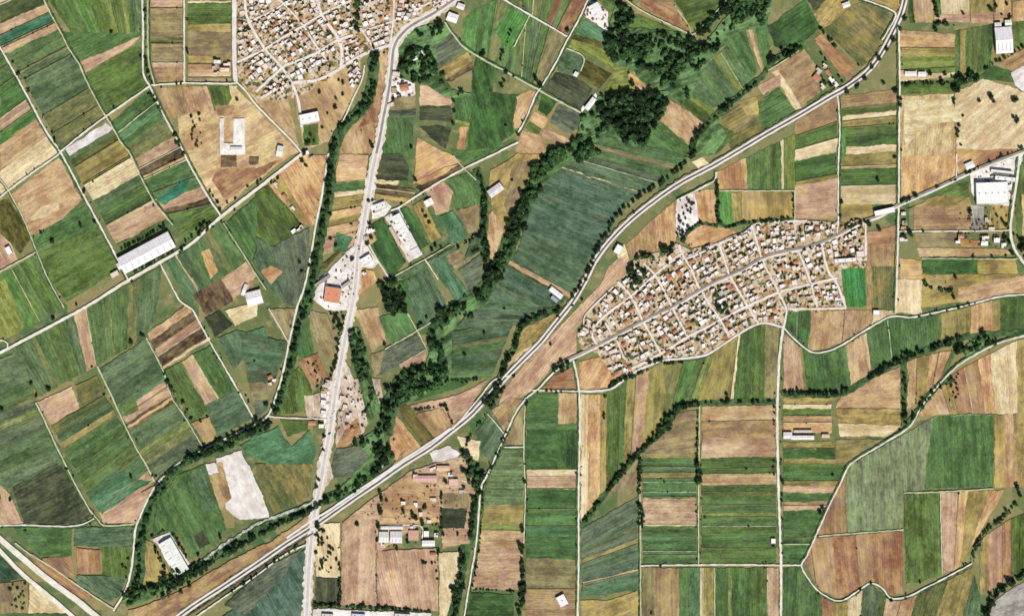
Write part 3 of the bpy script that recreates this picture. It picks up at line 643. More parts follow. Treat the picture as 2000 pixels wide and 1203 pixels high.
# ================================================================ ROADS, STREETS, CREEK BANKS
def smooth(p, n=5):
    if len(p) < 3: return p
    out = []
    for i in range(len(p)-1):
        p0 = p[max(0, i-1)]; p1 = p[i]; p2 = p[i+1]; p3 = p[min(len(p)-1, i+2)]
        for k in range(n):
            t = k/n
            out.append(tuple(.5*(2*p1[j]+(p2[j]-p0[j])*t+(2*p0[j]-5*p1[j]+4*p2[j]-p3[j])*t*t+(3*p1[j]-p0[j]-3*p2[j]+p3[j])*t**3) for j in (0, 1)))
    out.append(p[-1]); return out
def resample(p, step):
    L = [0]
    for a, b in zip(p, p[1:]): L.append(L[-1]+math.hypot(b[0]-a[0], b[1]-a[1]))
    n = max(2, int(L[-1]/step)); return [along(p, k/n) for k in range(n+1)]
NR = [0]
def ribbon(name, s, width, mat, label, z=2.4, offset=0.0, jit=.35, step=9.0):
    if name in ('farm_lane', 'dirt_road', 'farm_track'): width *= .66; jit *= 1.3; step = 6
    p = resample(smooth(pts(s)), step); NR[0] += 1; z = z+.003*NR[0]
    v, n = [], len(p)
    for i, a in enumerate(p):
        b0 = p[max(0, i-1)]; b1 = p[min(n-1, i+1)]; dx, dy = b1[0]-b0[0], b1[1]-b0[1]; L = math.hypot(dx, dy) or 1
        nx, ny = -dy/L, dx/L; wl = width/2+R.uniform(-jit, jit); wr = width/2+R.uniform(-jit, jit)
        for d, zz in ((offset+wl, z), (offset-wr, z), (offset+wl+.2, 0), (offset-wr-.2, 0)): v.append((a[0]+nx*d, a[1]+ny*d, zz))
    f = []
    for i in range(n-1):
        k = 4*i; f += [(k, k+1, k+5, k+4), (k+2, k, k+4, k+6), (k+1, k+3, k+7, k+5)]
    o = link(name, mesh(name, v, f), None, M[mat]); tag(o, label, None, None, 'structure'); return o
HW1 = '895,-6 850,25 802,52 779,75 769,96 766,122 762,160 756,196 749,230 742,270 735,300 728,332 722,370 715,410 708,450 702,482 698,512 694,560 687,600 680,636 672,672 665,710 658,750 652,790 646,830 640,862 635,892 628,932 621,972 616,996 611,1030 606,1080 603,1120 599,1208'
HW2 = '1769,-8 1762,20 1752,46 1735,80 1714,116 1690,144 1652,172 1620,190 1560,226 1500,260 1440,296 1390,325 1330,357 1280,391 1230,431 1190,472 1162,510 1142,550 1121,586 1101,612 1080,638 1056,668 1020,704 985,740 952,776 918,812 880,843 840,874 790,905 740,940 690,974 640,1009 612,1028 560,1061 500,1102 440,1142 380,1181 340,1210'
ribbon('creek_bank', '697,-6 697,40 692,58', 14, 'bank', 'green bank of the creek inside the upper village', 2.12)
CREEKS = {
 'canal': ('731,98 728,150 721,190 700,222 672,246 656,280 648,310 645,340 643,372 640,402 631,440 622,482 612,540 601,590 590,622 578,662 565,712 551,762 538,804', 17),
 'canal_bend': ('524,822 470,851 420,874 372,894 332,926 307,962 292,1002 281,1022 275,1062 271,1122 262,1150', 17),
 'river': ('246,1168 300,1150 342,1130 400,1098 452,1066 520,1030 600,992 640,974 700,944 736,918 751,888', 16),
 'grove_creek': ('752,850 760,800 776,760 802,732 850,720 862,690 848,660 866,622 902,600 936,580 960,540 985,500 1004,452 1020,412 1044,362 1064,322 1092,300 1132,296', 24),
 'hedged_ditch': ('1096,602 1042,620 1016,640 1005,680 990,702 974,750 950,792', 10),
 'black_belt': ('1526,768 1640,769 1700,736 1760,702 1830,676 1900,656 2004,650', 9),
 'belt_spur': ('1764,706 1766,770 1766,832', 8),
 'wooded_ditch': ('1134,1026 1200,940 1250,881 1290,846 1320,802 1354,789 1440,784 1514,784', 8),
 'lane_ditch': ('1862,738 1822,762 1794,800 1770,832', 9),
 'compound_creek': ('936,940 926,990 920,1040 902,1100 886,1208', 16),
 'hooked_ditch': ('1398,350 1401,376 1402,424 1412,440 1426,444 1450,436 1510,432 1552,428', 6),
 'half_disc_ditch': ('1333,474 1344,452 1370,438 1402,442', 5),
 'north_ditch': ('1352,300 1360,270 1395,230 1440,190 1470,166 1490,150 1510,120 1545,100 1570,86', 9),
 'middle_creek': ('930,330 944,372 946,420 944,470 950,510', 12),
}
CB = {'canal': 'weedy bank of the canal running down from the upper village', 'canal_bend': 'weedy bank of the canal bending round at lower left', 'river': 'bank of the wooded river at the bottom left', 'grove_creek': 'bank of the bushy creek winding up the middle', 'hedged_ditch': 'bank of the hedged ditch left of the highway', 'black_belt': 'bank under the black tree belt at right', 'belt_spur': 'bank of the short spur below the black tree belt', 'wooded_ditch': 'bank of the wooded ditch at lower right', 'lane_ditch': 'bank of the ditch beside the curving lane', 'compound_creek': 'bank of the creek right of the brown compound', 'hooked_ditch': 'bank of the hooked ditch above the eastern village', 'half_disc_ditch': 'bank of the curved ditch around the half disc field', 'north_ditch': 'bank of the ditch climbing to the dark wedge field', 'middle_creek': 'bank of the small creek in the middle'}
for k, (s, wd) in CREEKS.items(): ribbon('creek_bank', s, wd*1.25, 'bank', CB[k], 2.12, 0, 2.2, 7)
ribbon('stream', '754,884 752,896 746,912 738,922', 4, 'water', 'pale shallow stream beside the river grove', 2.4, 0, .9, 4)
ribbon('stream', '320,1140 345,1128 400,1092 432,1066 462,1048 500,1024 545,1006 600,986 618,972', 5, 'water', 'pale stony stream bed along the wooded river', 2.35, 0, 1.8, 6)
# margins between the strips of a block
for a, b, wh, n, od in MARG:
    mt = R.choice(('verge', 'verge', 'track', 'furrow'))
    s = [(a[0]+1000, 601.5-a[1]), (b[0]+1000, 601.5-b[1])]
    ribbon('field_margin', s, R.uniform(.6, 1.6), mt, '%s margin after the %s field %s %s' % ('pale' if mt == 'track' else 'weedy', n, od, wh), 2.1, 0, .5, 8)
# highways
ribbon('road_verge', HW2, 15, 'verge', 'weedy verge of the diagonal highway', 2.22, 0, 2.2, 6)
ribbon('road_verge', HW1, 19, 'sandy', 'bleached sandy verge of the north south highway', 2.22, 0, 2.6, 5)
ribbon('highway_shoulder', HW1, 11, 'concrete', 'pale shoulder of the highway crossing from the top to the bottom', 2.35, 0, .5)
ribbon('highway', HW1[:HW1.index(' 728,332')], 5, 'asphalt', 'worn grey highway beside the upper village', 2.45, 0, .3)
ribbon('highway', HW1[HW1.index('735,300'):], 5.5, 'paved', 'pale grey highway from the middle to the bottom edge', 2.45, 0, .3)
ribbon('highway_median', HW2, 5, 'ballast', 'dark strip between the two carriageways of the diagonal highway', 2.3, 0, .3)
ribbon('highway', HW2, 3.5, 'concrete', 'upper pale carriageway of the diagonal highway', 2.45, 3.5, .3)
ribbon('highway', HW2, 3.5, 'concrete', 'lower pale carriageway of the diagonal highway', 2.45, -3.5, .3)
ribbon('highway', '880,836 840,864 790,896 740,931 690,964 640,998 612,1014 560,1050', 4, 'concrete', 'third pale track joining the diagonal highway above the crossing', 2.5, 0, .4)
ribbon('railway_track', '612,1040 560,1073 500,1114 440,1154 380,1193 356,1208', 3, 'ballast', 'dark rail line under the diagonal highway at the bottom', 2.5, 0, .3)
ribbon('farm_track', '606,1060 560,1080 500,1124 440,1164 384,1203', 4, 'dirt', 'pale track beside the rail line at the bottom', 2.5)
ribbon('farm_track', '1000,733 965,742 940,772 905,814 884,838', 4, 'dirt', 'pale lane splitting from the highway above the fork', 2.5)
ribbon('motorway', '-6,1046 50,1094 100,1135 150,1171 192,1206', 11, 'dirt', 'broad pale motorway carriageway at bottom left, upper one', 2.4, 0, .4)
ribbon('motorway', '-6,1068 42,1118 75,1146 112,1176 146,1206', 8, 'dirt', 'broad pale motorway carriageway at bottom left, lower one', 2.4, 0, .4)
ribbon('farm_track', '30,1060 60,1082 100,1106 150,1141 206,1178 226,1190', 4, 'track', 'yellowish track beside the pale motorway', 2.5)
ribbon('dirt_road', '-6,692 40,668 165,601 250,548 350,491 380,471 430,425 500,371 592,299', 8, 'dirt', 'white main road of the western fields', 2.4)
ribbon('dirt_road', '590,300 574,280 530,235 500,205 478,176 461,160', 5, 'dirt', 'diagonal white lane from the crossroads to the upper village', 2.4)
LANES = [
 ('278,-6 280,60 280,140 292,168 320,226 350,280 376,332 410,390 431,421', 5, 'dirt', 'white lane along the left of the paired strips down to the western road'),
 ('-4,86 25,136 60,200 90,256 120,300 160,375 195,440 230,506 250,546', 5, 'dirt', 'white slanting lane at far left ending at the white warehouse'),
 ('292,169 240,205 190,240 126,290 112,304 60,340 -6,390', 4, 'dirt', 'white lane slanting down to the left edge'),
 ('296,167 360,163 440,164 462,163', 4, 'dirt', 'short white lane into the upper village from the west'),
 ('360,-6 360,162', 4, 'dirt', 'straight white lane right of the paired strips'),
 ('289,-6 290,110 298,150 302,166', 3, 'track', 'thin pale edge path of the paired strips'),
 ('84,-6 95,20 120,66 135,96 155,126 165,150 185,190 205,225 215,240 235,276 255,302 275,346 300,392 312,408 338,440', 3.5, 'track', 'faint grassy path down the north western fields'),
 ('-4,346 15,370 45,425 70,486 95,546 126,602', 3, 'track', 'faint grassy path near the left edge'),
 ('-6,534 70,493', 3.5, 'track', 'short grassy path to the left edge'),
 ('312,512 330,548 352,588 375,604 395,640 418,681 460,753 500,824', 4, 'dirt', 'pale slanting lane below the white warehouse'),
 ('286,660 318,722 336,776 360,811 396,872', 3, 'track', 'grassy path beside the dark orchard strips'),
 ('190,715 215,766 240,821 265,872 285,906 302,940', 4, 'track', 'grassy slanting lane at lower left, right one'),
 ('70,786 90,826 110,870 126,902 150,950 176,996 190,1012 206,1026 262,1023', 4, 'track', 'grassy slanting lane at lower left, left one'),
 ('-6,1026 50,1025 145,1027 184,1012', 4, 'dirt', 'pale lane from the left edge near the bottom'),
 ('712,128 707,156 690,192 680,216 668,240', 3.5, 'dirt', 'pale lane on the creek side of the upper village'),
 ('642,300 631,370 625,402 615,452 605,512 595,560 580,602 571,642 562,682 552,732 540,772 529,802 517,819 498,830 440,857 400,876 350,904 322,929 306,946 290,972 275,1006 265,1032 262,1062 258,1102 250,1140 238,1166 222,1192', 5.5, 'dirt', 'white lane following the canal down to the motorway'),
 ('525,602 563,668', 3, 'dirt', 'short pale path joining the canal lane'),
 ('436,436 470,488 496,530 520,566', 2.5, 'track', 'faint path below the western road'),
 ('520,812 560,816 640,818', 3.5, 'dirt', 'pale lane from the canal to the roadside hamlet'),
 ('1755,50 1757,170 1756,252 1755,400 1752,520 1749,612', 5, 'dirt', 'straight white lane right of the eastern village'),
 ('1636,188 1640,250 1637,330 1637,442', 4, 'dirt', 'short white lane above the eastern village'),
 ('1868,300 1868,352', 3, 'dirt', 'short lane above the eastern road'),
 ('1552,372 1552,432', 3, 'track', 'short track above the eastern village'),
 ('1400,373 1552,373', 3, 'track', 'pale track between the hooked ditch fields'),
 ('1992,300 1986,350 1978,402 1973,452 1979,482 1991,502 2006,522', 7, 'dirt', 'white lane near the right edge past the depot'),
 ('1756,452 1870,452 1974,450', 3, 'dirt', 'pale lane to the farmsteads near the right edge'),
 ('1120,704 1128,740 1132,780 1132,860 1130,960 1130,1100 1128,1208', 5, 'dirt', 'white straight lane from the village foot to the bottom'),
 ('1530,636 1522,700 1518,800 1519,900 1522,1000 1525,1102 1525,1208', 7, 'dirt', 'white southern lane from the eastern village to the bottom'),
 ('1528,638 1560,670 1586,688 1612,687 1642,675 1682,650 1716,630 1742,618 1776,620 1800,616 1870,601 1950,580 2006,575', 4.5, 'dirt', 'white winding lane at right below the football pitch'),
 ('2006,654 1950,670 1900,695 1868,716 1838,746 1802,790 1782,826 1764,842 1720,869 1662,905 1645,936 1620,986 1600,1030 1576,1084 1565,1104 1580,1132 1602,1156 1640,1173 1680,1150 1700,1138 1722,1147 1740,1167 1770,1165 1812,1145 1870,1115 1898,1100', 4, 'dirt', 'pale curving lane with a deep bend at lower right'),
 ('1250,1104 1400,1102 1525,1103 1565,1103', 4, 'dirt', 'pale cross lane near the bottom at right'),
 ('1366,790 1365,900 1364,1000 1364,1102', 3.5, 'track', 'pale track between the two right columns'),
 ('1250,878 1250,1000 1251,1104 1251,1206', 3, 'track', 'pale track between ditch column and next column'),
 ('1026,776 1023,872 1026,960 1023,1060', 3.5, 'track', 'pale edge track right of the narrow column'),
 ('985,873 1024,873', 3, 'dirt', 'short pinkish path above the narrow column'),
 ('1126,698 1088,722 1050,760 1030,776 1010,801 990,842 975,876 955,921 940,952 935,1002 930,1062 920,1122 906,1208', 5, 'dirt', 'pale creek lane right of the brown compound'),
 ('952,808 968,826 984,846', 2.5, 'dirt', 'short path beside the highway above the compound'),
 ('868,44 890,75 906,93 940,115 985,139 1000,148 1045,172 1058,180 1095,200 1134,221', 4, 'track', 'curving pale lane from the highway bend to the lower wood'),
 ('1151,-6 1130,40 1110,75 1085,125 1060,166 1045,190 1026,235 1010,262', 4.5, 'dirt', 'straight white track at top centre'),
 ('974,-6 1035,30 1108,72', 4, 'dirt', 'white slanting track at the top centre'),
 ('1034,32 1012,76 1004,92', 3, 'track', 'short lane at top centre'),
 ('1106,95 1140,112 1134,140', 3, 'track', 'short track beside the small grey green square'),
 ('1214,-6 1250,20 1300,45 1352,70', 3.5, 'track', 'pale track along the upper woodland'),
 ('1318,12 1345,50 1354,68 1400,22 1426,-6', 2.5, 'track', 'faint path around the triangle at the top edge'),
 ('1680,-2 1720,12 1748,26 1744,44 1722,80', 4, 'dirt', 'pale slip road inside the highway curve'),
 ('1500,138 1524,124 1560,100', 3, 'track', 'pale path above the farm beside the curve'),
 ('1012,278 960,304 910,328 860,355 812,384 780,405 764,412', 4.5, 'dirt', 'slanting white track across the middle'),
 ('885,304 905,328 930,352', 3, 'track', 'short path crossing the slanting white track'),
 ('716,470 740,512 762,546', 4, 'dirt', 'pale lane down from the highway junction'),
 ('764,544 800,523 832,506 880,478', 3, 'track', 'thin pale lane below the industrial yard'),
 ('830,506 856,546', 3.5, 'dirt', 'short pale lane below the industrial yard'),
 ('792,604 815,646 834,682', 3, 'track', 'thin path right of the dark square grove'),
 ('752,682 815,646 872,610', 3, 'track', 'thin path across the blocks above the hamlet'),
 ('780,712 832,683', 2.5, 'track', 'thin path above the riverside grove'),
 ('1398,336 1396,352 1372,366 1322,392', 4, 'dirt', 'pale loop lane beside the highway above the cemetery'),
 ('1132,764 1040,762', 3.5, 'dirt', 'pale lane along the foot of the red field'),
 ('1800,505 1990,506', 2.5, 'track', 'pale path above the long green band'),
 ('1765,962 1836,960 1940,954', 3.5, 'track', 'pale path below the largest plot'),
 ('1836,962 1840,1122', 3, 'track', 'pale path right of the upright block'),
 ('1590,1047 1764,1034', 3, 'track', 'pale path below the largest plot, lower one'),
 ('900,936 935,948', 3, 'dirt', 'short path from compound to creek lane'),
 ('740,1026 820,1026 824,1052', 3, 'dirt', 'pale drive inside the compound'),
 ('-4,664 10,666 16,674 12,684', 3, 'dirt', 'small hooked lane at the left edge'),
]
for s, wd, mt, lb in LANES: ribbon('farm_lane', s, wd, mt, lb, 2.4, 0, .45)
ribbon('road_verge', '1104,708 1165,679 1215,652 1254,631 1312,603 1369,569 1409,548 1450,530 1490,507 1533,495 1580,485 1616,472 1646,457 1683,437 1720,424 1755,403 1830,370 1900,337 2006,296', 4, 'dirt', 'pale lower verge of the eastern road', 2.4)
ribbon('paved_road', '1076,718 1110,701 1165,675 1215,648 1254,627 1312,599 1369,565 1409,544 1450,526 1490,503 1533,491 1580,481 1616,468 1646,453 1683,433 1720,420 1755,399 1830,366 1900,333 2006,292', 4.6, 'asphalt', 'grey main street of the eastern village and road beyond', 2.5, 0, .2)

# weedy ditches with their shadow put into the green, and bushes beside the lanes
BUSH = []
for i, (s, wd, mt, lb) in enumerate(LANES):
    if len(s.split()) < 4: continue
    side = R.choice((-1, 1))
    if R.random() < .55: ribbon('roadside_ditch', s, R.uniform(1.8, 3.2), 'bank', 'shadow dark weedy ditch beside the '+' '.join(lb.split()[:10]), 2.2, side*(wd*.5+R.uniform(.6, 1.6)), 1.0, 6)
    p = smooth(pts(s)); L = sum(math.dist(a, b) for a, b in zip(p, p[1:]))
    for _ in range(int(L/26)):
        t = R.random(); x, y = along(p, t); x2, y2 = along(p, min(1, t+.004)); d = math.hypot(x2-x, y2-y) or 1; o = R.choice((-1, 1))*(wd*.5+R.uniform(1.5, 3.5))
        BUSH.append((x-(y2-y)/d*o, y+(x2-x)/d*o, R.uniform(1.2, 2.6)))
for a, b, wh, n, od in MARG:
    for _ in range(R.choice((0, 0, 1, 2, 4))):
        t = R.random(); BUSH.append((a[0]+(b[0]-a[0])*t, a[1]+(b[1]-a[1])*t, R.uniform(1.2, 2.4)))
# ---------------------------------------------------------------- village earth and streets
def pad(s, label):
    me, loc = slab('village_ground', rough_poly(pts(s), 16, 2.4), 0, 2.2)
    o = link('village_ground', me, None, M['village']); o.location = loc; tag(o, label, None, None, 'structure')
pad('463,-6 893,-6 850,22 800,50 776,76 766,100 724,104 700,116 664,140 622,164 596,184 560,194 510,196 476,172 463,150', 'bare pale earth between the houses of the upper village')
pad('1128,650 1146,614 1200,560 1216,546 1228,524 1240,506 1300,488 1322,478 1348,490 1400,470 1450,456 1478,436 1560,430 1636,438 1690,430 1694,520 1688,526 1640,524 1652,602 1540,606 1530,636 1494,630 1450,648 1400,682 1370,696 1292,706 1240,726 1200,740 1180,712 1166,690 1136,682', 'bare pale earth between the houses of the eastern village')
STREETS = [
 ('458,-6 458,120 461,160', 10, 'broad white street on the west side of the upper village'),
 ('464,122 497,107 516,98 556,72 595,50 633,27 686,2', 5, 'long slanting street of the upper village, first from the top'),
 ('500,180 553,132 570,124 600,113 630,98 658,80 690,70', 6, 'long slanting street of the upper village, second from the top'),
 ('510,192 566,164 616,158 650,143 695,115 725,101 765,88', 6, 'long slanting street of the upper village, third from the top'),
 ('488,43 533,22 572,-4', 4, 'short slanting street at the top of the upper village'),
 ('478,-4 484,38 516,94 553,136 580,186 590,250', 6, 'cross street of the upper village, western'),
 ('540,-4 560,14 592,50 616,88 640,120', 4, 'cross street of the upper village, middle'),
 ('620,-4 628,30 658,72 668,104 666,136', 7, 'cross street of the upper village, eastern'),
 ('704,56 728,92 732,104', 4, 'earthen lane along the village creek'),
 ('770,-4 768,42 762,86', 4, 'cross street of the upper village beyond the creek'),
 ('706,62 768,42 840,6', 4, 'street of the upper village beyond the creek'),
 ('1198,560 1146,612 1140,632', 3.5, 'outer north western street of the eastern village'),
 ('1330,496 1320,503 1278,538 1234,577 1191,609 1174,624 1161,638 1156,656 1166,672', 5, 'second street north of the main street in the eastern village'),
 ('1339,506 1369,494 1400,477 1450,458 1480,437 1550,432 1576,432', 4, 'northern edge street of the eastern village'),
 ('1224,724 1262,706 1291,690 1345,657 1375,642 1408,624 1435,610 1460,598 1521,571 1575,557 1636,543', 5.5, 'street south of the main street in the eastern village'),
 ('1132,764 1188,761 1218,742 1240,726 1291,705 1336,700 1375,694 1400,681 1450,648 1472,636 1494,631 1529,639', 5, 'southern edge street of the eastern village'),
 ('1538,603 1590,603 1652,602', 4, 'south eastern edge street below the football pitch'),
 ('1182,630 1194,652', 3.5, 'cross street of the eastern village, first from the west'),
 ('1206,550 1231,577 1255,626 1272,656 1291,691', 4.5, 'cross street of the eastern village, second from the west'),
 ('1257,514 1279,537 1293,562 1311,597 1342,656', 4.5, 'cross street of the eastern village, third from the west'),
 ('1326,478 1332,496 1350,526 1366,563 1405,622 1424,658', 4.5, 'cross street of the eastern village, fourth from the west'),
 ('1403,474 1423,534 1429,546 1460,598 1480,631', 4.5, 'cross street of the eastern village, fifth from the west'),
 ('1468,440 1487,502 1497,526 1521,571 1528,586 1536,606 1530,640', 4.5, 'cross street of the eastern village, sixth from the west'),
 ('1558,488 1580,543 1596,600', 4.5, 'cross street of the eastern village, seventh from the west'),
 ('1604,474 1616,526 1634,554 1652,602', 5, 'cross street of the eastern village beside the football pitch'),
 ('1636,432 1635,456', 3.5, 'short northern street of the eastern village'),
 ('1690,436 1691,500', 4, 'eastern edge street of the eastern village'),
 ('1204,664 1220,702', 3, 'short southern cross street of the eastern village, western'),
 ('1246,668 1262,706', 3, 'short southern cross street of the eastern village, eastern'),
]
for s, wd, lb in STREETS: ribbon('street', s, wd*.82, 'street', lb, 2.34, 0, .5, 7)

# ================================================================ BUILDINGS
def box_v(x0, y0, z0, x1, y1, z1): return [(x0,y0,z0),(x1,y0,z0),(x1,y1,z0),(x0,y1,z0),(x0,y0,z1),(x1,y0,z1),(x1,y1,z1),(x0,y1,z1)]
BF = [(3,2,1,0),(4,5,6,7),(0,1,5,4),(1,2,6,5),(2,3,7,6),(3,0,4,7)]
def boxes(name, bs):
    v, f = [], []
    for b in bs:
        n = len(v); v += box_v(*b); f += [tuple(i+n for i in q) for q in BF]
    return mesh(name, v, f)
def prism(name, w, d, z0, h, over=.6):
    """gable roof, ridge along X, closed below"""
    a, b = w/2+over, d/2+over; t = .25
    v = [(-a,-b,z0),(a,-b,z0),(a,b,z0),(-a,b,z0),(-a,-b,z0+t),(a,-b,z0+t),(a,b,z0+t),(-a,b,z0+t),(-a,0,z0+h),(a,0,z0+h)]
    return mesh(name, v, [(3,2,1,0),(4,5,9,8),(6,7,8,9),(0,1,5,4),(2,3,7,6),(1,2,6,9,5),(3,0,4,8,7)])
# unit houses (1 x 1 footprint, real heights), shared by all copies
def house_protos():
    out = []
    shapes = [  # wall boxes / roof boxes (slab and parapet) / tank place
      ([(-.5,-.5,0,.5,.5,3.4)], [(-.5,-.5,3.4,.5,.5,3.62)], [(.1,.1,3.62,.45,.45,5.6)]),
      ([(-.5,-.5,0,.1,.5,3.3),(.1,-.5,0,.5,.05,3.3)], [(-.5,-.5,3.3,.1,.5,3.55),(.1,-.5,3.3,.5,.05,3.53)], None),
      ([(-.5,-.5,0,.5,.5,3.3),(-.5,0,3.52,.02,.5,6.2)], [(-.5,-.5,3.3,.5,.5,3.52),(-.5,0,6.2,.02,.5,6.4)], None),
      ([(-.5,-.15,0,.5,.5,3.2),(-.5,-.5,0,-.05,-.15,3.2)], [(-.5,-.15,3.2,.5,.5,3.45),(-.5,-.5,3.2,-.05,-.15,3.43)], None),
    ]
    for i, (wb, rb, up) in enumerate(shapes):
        wm = boxes('house_wall', wb); wm.materials.append(M['wall'])
        pm = []
        for (x0,y0,z0,x1,y1,z1) in rb:
            t = .03; par = [(x0,y0,z1,x1,y0+t,z1+.45),(x0,y1-t,z1,x1,y1,z1+.45),(x0,y0+t,z1,x0+t,y1-t,z1+.45),(x1-t,y0+t,z1,x1,y1-t,z1+.45)]
            pm.append(boxes('house_parapet', par)); pm[-1].materials.append(M['wall'])
        rm = boxes('house_roof', rb); rm.materials.append(M['roof'])
        out.append((wm, rm, pm))
    return out
HP = house_protos(); HN = [('flat_roofed_house','flat roofed'),('l_shaped_house','L shaped'),('two_storey_house','two storey'),('corner_house','corner plan')]
GW = boxes('house_wall', [(-.5,-.5,0,.5,.5,3)]); GW.materials.append(M['wall'])
GR = prism('house_roof', 1, 1, 3, 1.5, .04); GR.materials.append(M['roof'])
def cyl(name, r, h, z0=0, n=12, top=None):
    top = r if top is None else top
    v = [(r*math.cos(2*PI*i/n), r*math.sin(2*PI*i/n), z0) for i in range(n)]+[(top*math.cos(2*PI*i/n), top*math.sin(2*PI*i/n), z0+h) for i in range(n)]
    return mesh(name, v, [tuple(range(n))[::-1], tuple(range(n, 2*n))]+[(i, (i+1) % n, n+(i+1) % n, n+i) for i in range(n)])
TANK = cyl('water_tank', .75, 1.5, 0, 10); TANK.materials.append(M['tank'])
DOORM = boxes('door', [(-.5,-.06,0,.5,.06,2.1)]); DOORM.materials.append(M['door'])
WINM = boxes('window', [(-.6,-.05,1,.6,.05,2.1)]); WINM.materials.append(M['glass'])
ROOFS = [('#f7f3f1','white',30),('#eedccf','pale pink',16),('#e9dcc4','cream',15),('#fdfbfa','bright white',18),('#c9c2bd','light grey',9),('#c0876a','terracotta',9),('#c2a27c','sandy',9)]
def pick_roof():
    t = R.uniform(0, sum(r[2] for r in ROOFS))
    for r in ROOFS:
        t -= r[2]
        if t <= 0: return r
    return ROOFS[0]
def house(px, py, wd, dp, ang, label, z=2.2, roof=None, group=None):
    rc, rw, _ = roof or pick_roof(); x, y = X(px, py)
    if rw == 'terracotta': nm, kind = 'tiled_house', 'tiled'
    else:
        hi = R.choices(range(4), (26, 25, 24, 25))[0]; nm, kind = HN[hi]
    e = empty(nm, (x, y, z), ang); hz = R.uniform(.9, 1.4)
    wc = vary(lin(R.choice(['#e9dfd2','#f0e8e0','#d8c2a8','#cbb6a4'])), .08)
    if kind == 'tiled': parts = [('wall', GW, wc), ('roof', GR, vary(lin(rc), .1))]
    else:
        wm, rm, pm = HP[hi]; c = vary(lin(rc), .06); parts = [('wall', wm, wc), ('roof', rm, c)]+[('parapet', m, wc) for m in pm]
    mx = R.choice((1, -1))
    for pn, me, c in parts:
        o = link(pn, me, e); o.scale = (wd, dp, hz); o.color = (*c, 1)
        if mx < 0: o.rotation_euler = (0, 0, PI)
    d = link('door', DOORM, e); d.location = (wd*.12, -dp/2-.07 if mx > 0 else dp/2+.07, 0)
    if kind != 'tiled' and R.random() < .35:
        t = link('water_tank', TANK, e); t.location = (-.3*wd*mx, .3*dp*mx, 3.4*hz+.4)
    tag(e, label.replace('@', rw+' '+kind+' house'), 'house', group); return e
def rect_local(e, name, me, mat, c=None, loc=(0,0,0)):
    o = link(name, me, e, mat); o.location = loc
    if c: o.color = (*c, 1)
    return o
def hall(nm, px, py, wd, dp, deg, h, roof, label, cat='building', style='gable', z=1.7, doors=1, lights=0):
    """large shed or hall: wall, roof, doors, roof lights"""
    x, y = X(px, py); e = empty(nm, (x, y, z), math.radians(deg)); rc = vary(lin(roof), .03); wc = vary(lin('#d9d4cc'), .05)
    rect_local(e, 'wall', boxes('wall', [(-wd/2,-dp/2,0,wd/2,dp/2,h)]), M['wall'], wc)
    if style == 'gable':
        rh = dp*.12; r = rect_local(e, 'roof', prism('roof', wd, dp, h, rh, .6), M['metal'], rc)
        rect_local(r, 'ridge_cap', boxes('ridge_cap', [(-wd/2-.6,-.35,h+rh-.1,wd/2+.6,.35,h+rh+.12)]), M['metal'], vary(lin('#e4e0dc')))
        for k in range(lights):
            xx = -wd/2+wd*(k+.5)/max(1, lights); m = mesh('skylight', [(xx-1.1,-dp*.42,h+rh*.16+.34),(xx+1.1,-dp*.42,h+rh*.16+.34),(xx+1.1,-dp*.1,h+rh*.8+.12),(xx-1.1,-dp*.1,h+rh*.8+.12)], [(0,1,2,3)])
            rect_local(r, 'skylight', m, M['metal'], lin('#bfc4c4'))
    else:
        r = rect_local(e, 'roof', boxes('roof', [(-wd/2,-dp/2,h,wd/2,dp/2,h+.3)]), M['roof'], rc)
        t = .35; rect_local(e, 'parapet', boxes('parapet', [(-wd/2,-dp/2,h+.3,wd/2,-dp/2+t,h+.9),(-wd/2,dp/2-t,h+.3,wd/2,dp/2,h+.9),(-wd/2,-dp/2+t,h+.3,-wd/2+t,dp/2-t,h+.9),(wd/2-t,-dp/2+t,h+.3,wd/2,dp/2-t,h+.9)]), M['wall'], wc)
        for k in range(lights): rect_local(r, 'roof_vent', boxes('roof_vent', [(-.9,-.9,h+.3,.9,.9,h+1.6)]), M['metal'], lin('#9a9894'), (-wd/2+wd*(k+.5)/lights, 0, 0))
    for k in range(doors):
        o = link('door', DOORM, e); o.scale = (4, 1, 1.6); o.location = (-wd/2+wd*(k+.5)/doors, -dp/2-.08, 0)
    tag(e, label, cat); return e
W1, W2, W3 = '#faf7f5', '#efe9e4', '#f3ece6'
hall('warehouse', 287, 494, 112, 33, 28, 8, W1, 'very long white warehouse beside the western road', 'warehouse', doors=6, lights=8)
hall('shed', 238, 518, 16, 12, 28, 5, W2, 'small white shed at the left end of the long warehouse', 'shed')
hall('shed', 225, 536, 16, 10, 28, 4, '#e6d3c0', 'cream shed below the left end of the long warehouse', 'shed', 'flat')
P('wh', '429,232 437,232 437,280 456,281 456,233 478,232 479,302 430,302', 90, 'U shaped, pale and bare, south west of the upper village', .5)
hall('shed', 462, 292, 22, 8, 0, 4, W2, 'low white shed on the U shaped gravel yard', 'shed')
P('kb', '431,305 463,305 463,327 431,327', 0, 'dark square beds below the U shaped building')
P('kb', '488,308 506,308 506,322 488,322', 0, 'small dark beds right of the square ones')
hall('shed', 497, 582, 30, 26, 15, 5, W1, 'white square shed in the western fields left of the canal', 'shed')
hall('shed', 478, 566, 6, 22, -20, 4, W2, 'thin white shed beside the square one in the western fields', 'shed')
hall('hall', 605, 232, 38, 20, 12, 6, W1, 'white hall on the southern edge of the upper village', 'hall', 'flat', lights=3)
hall('shed', 547, 296, 11, 20, -10, 4, W2, 'small white shed above the western crossroads', 'shed')
hall('station', 650, 576, 31, 29, -8, 7, '#dd9472', 'orange roofed roadside station in the white yard', 'building', 'flat', lights=2)
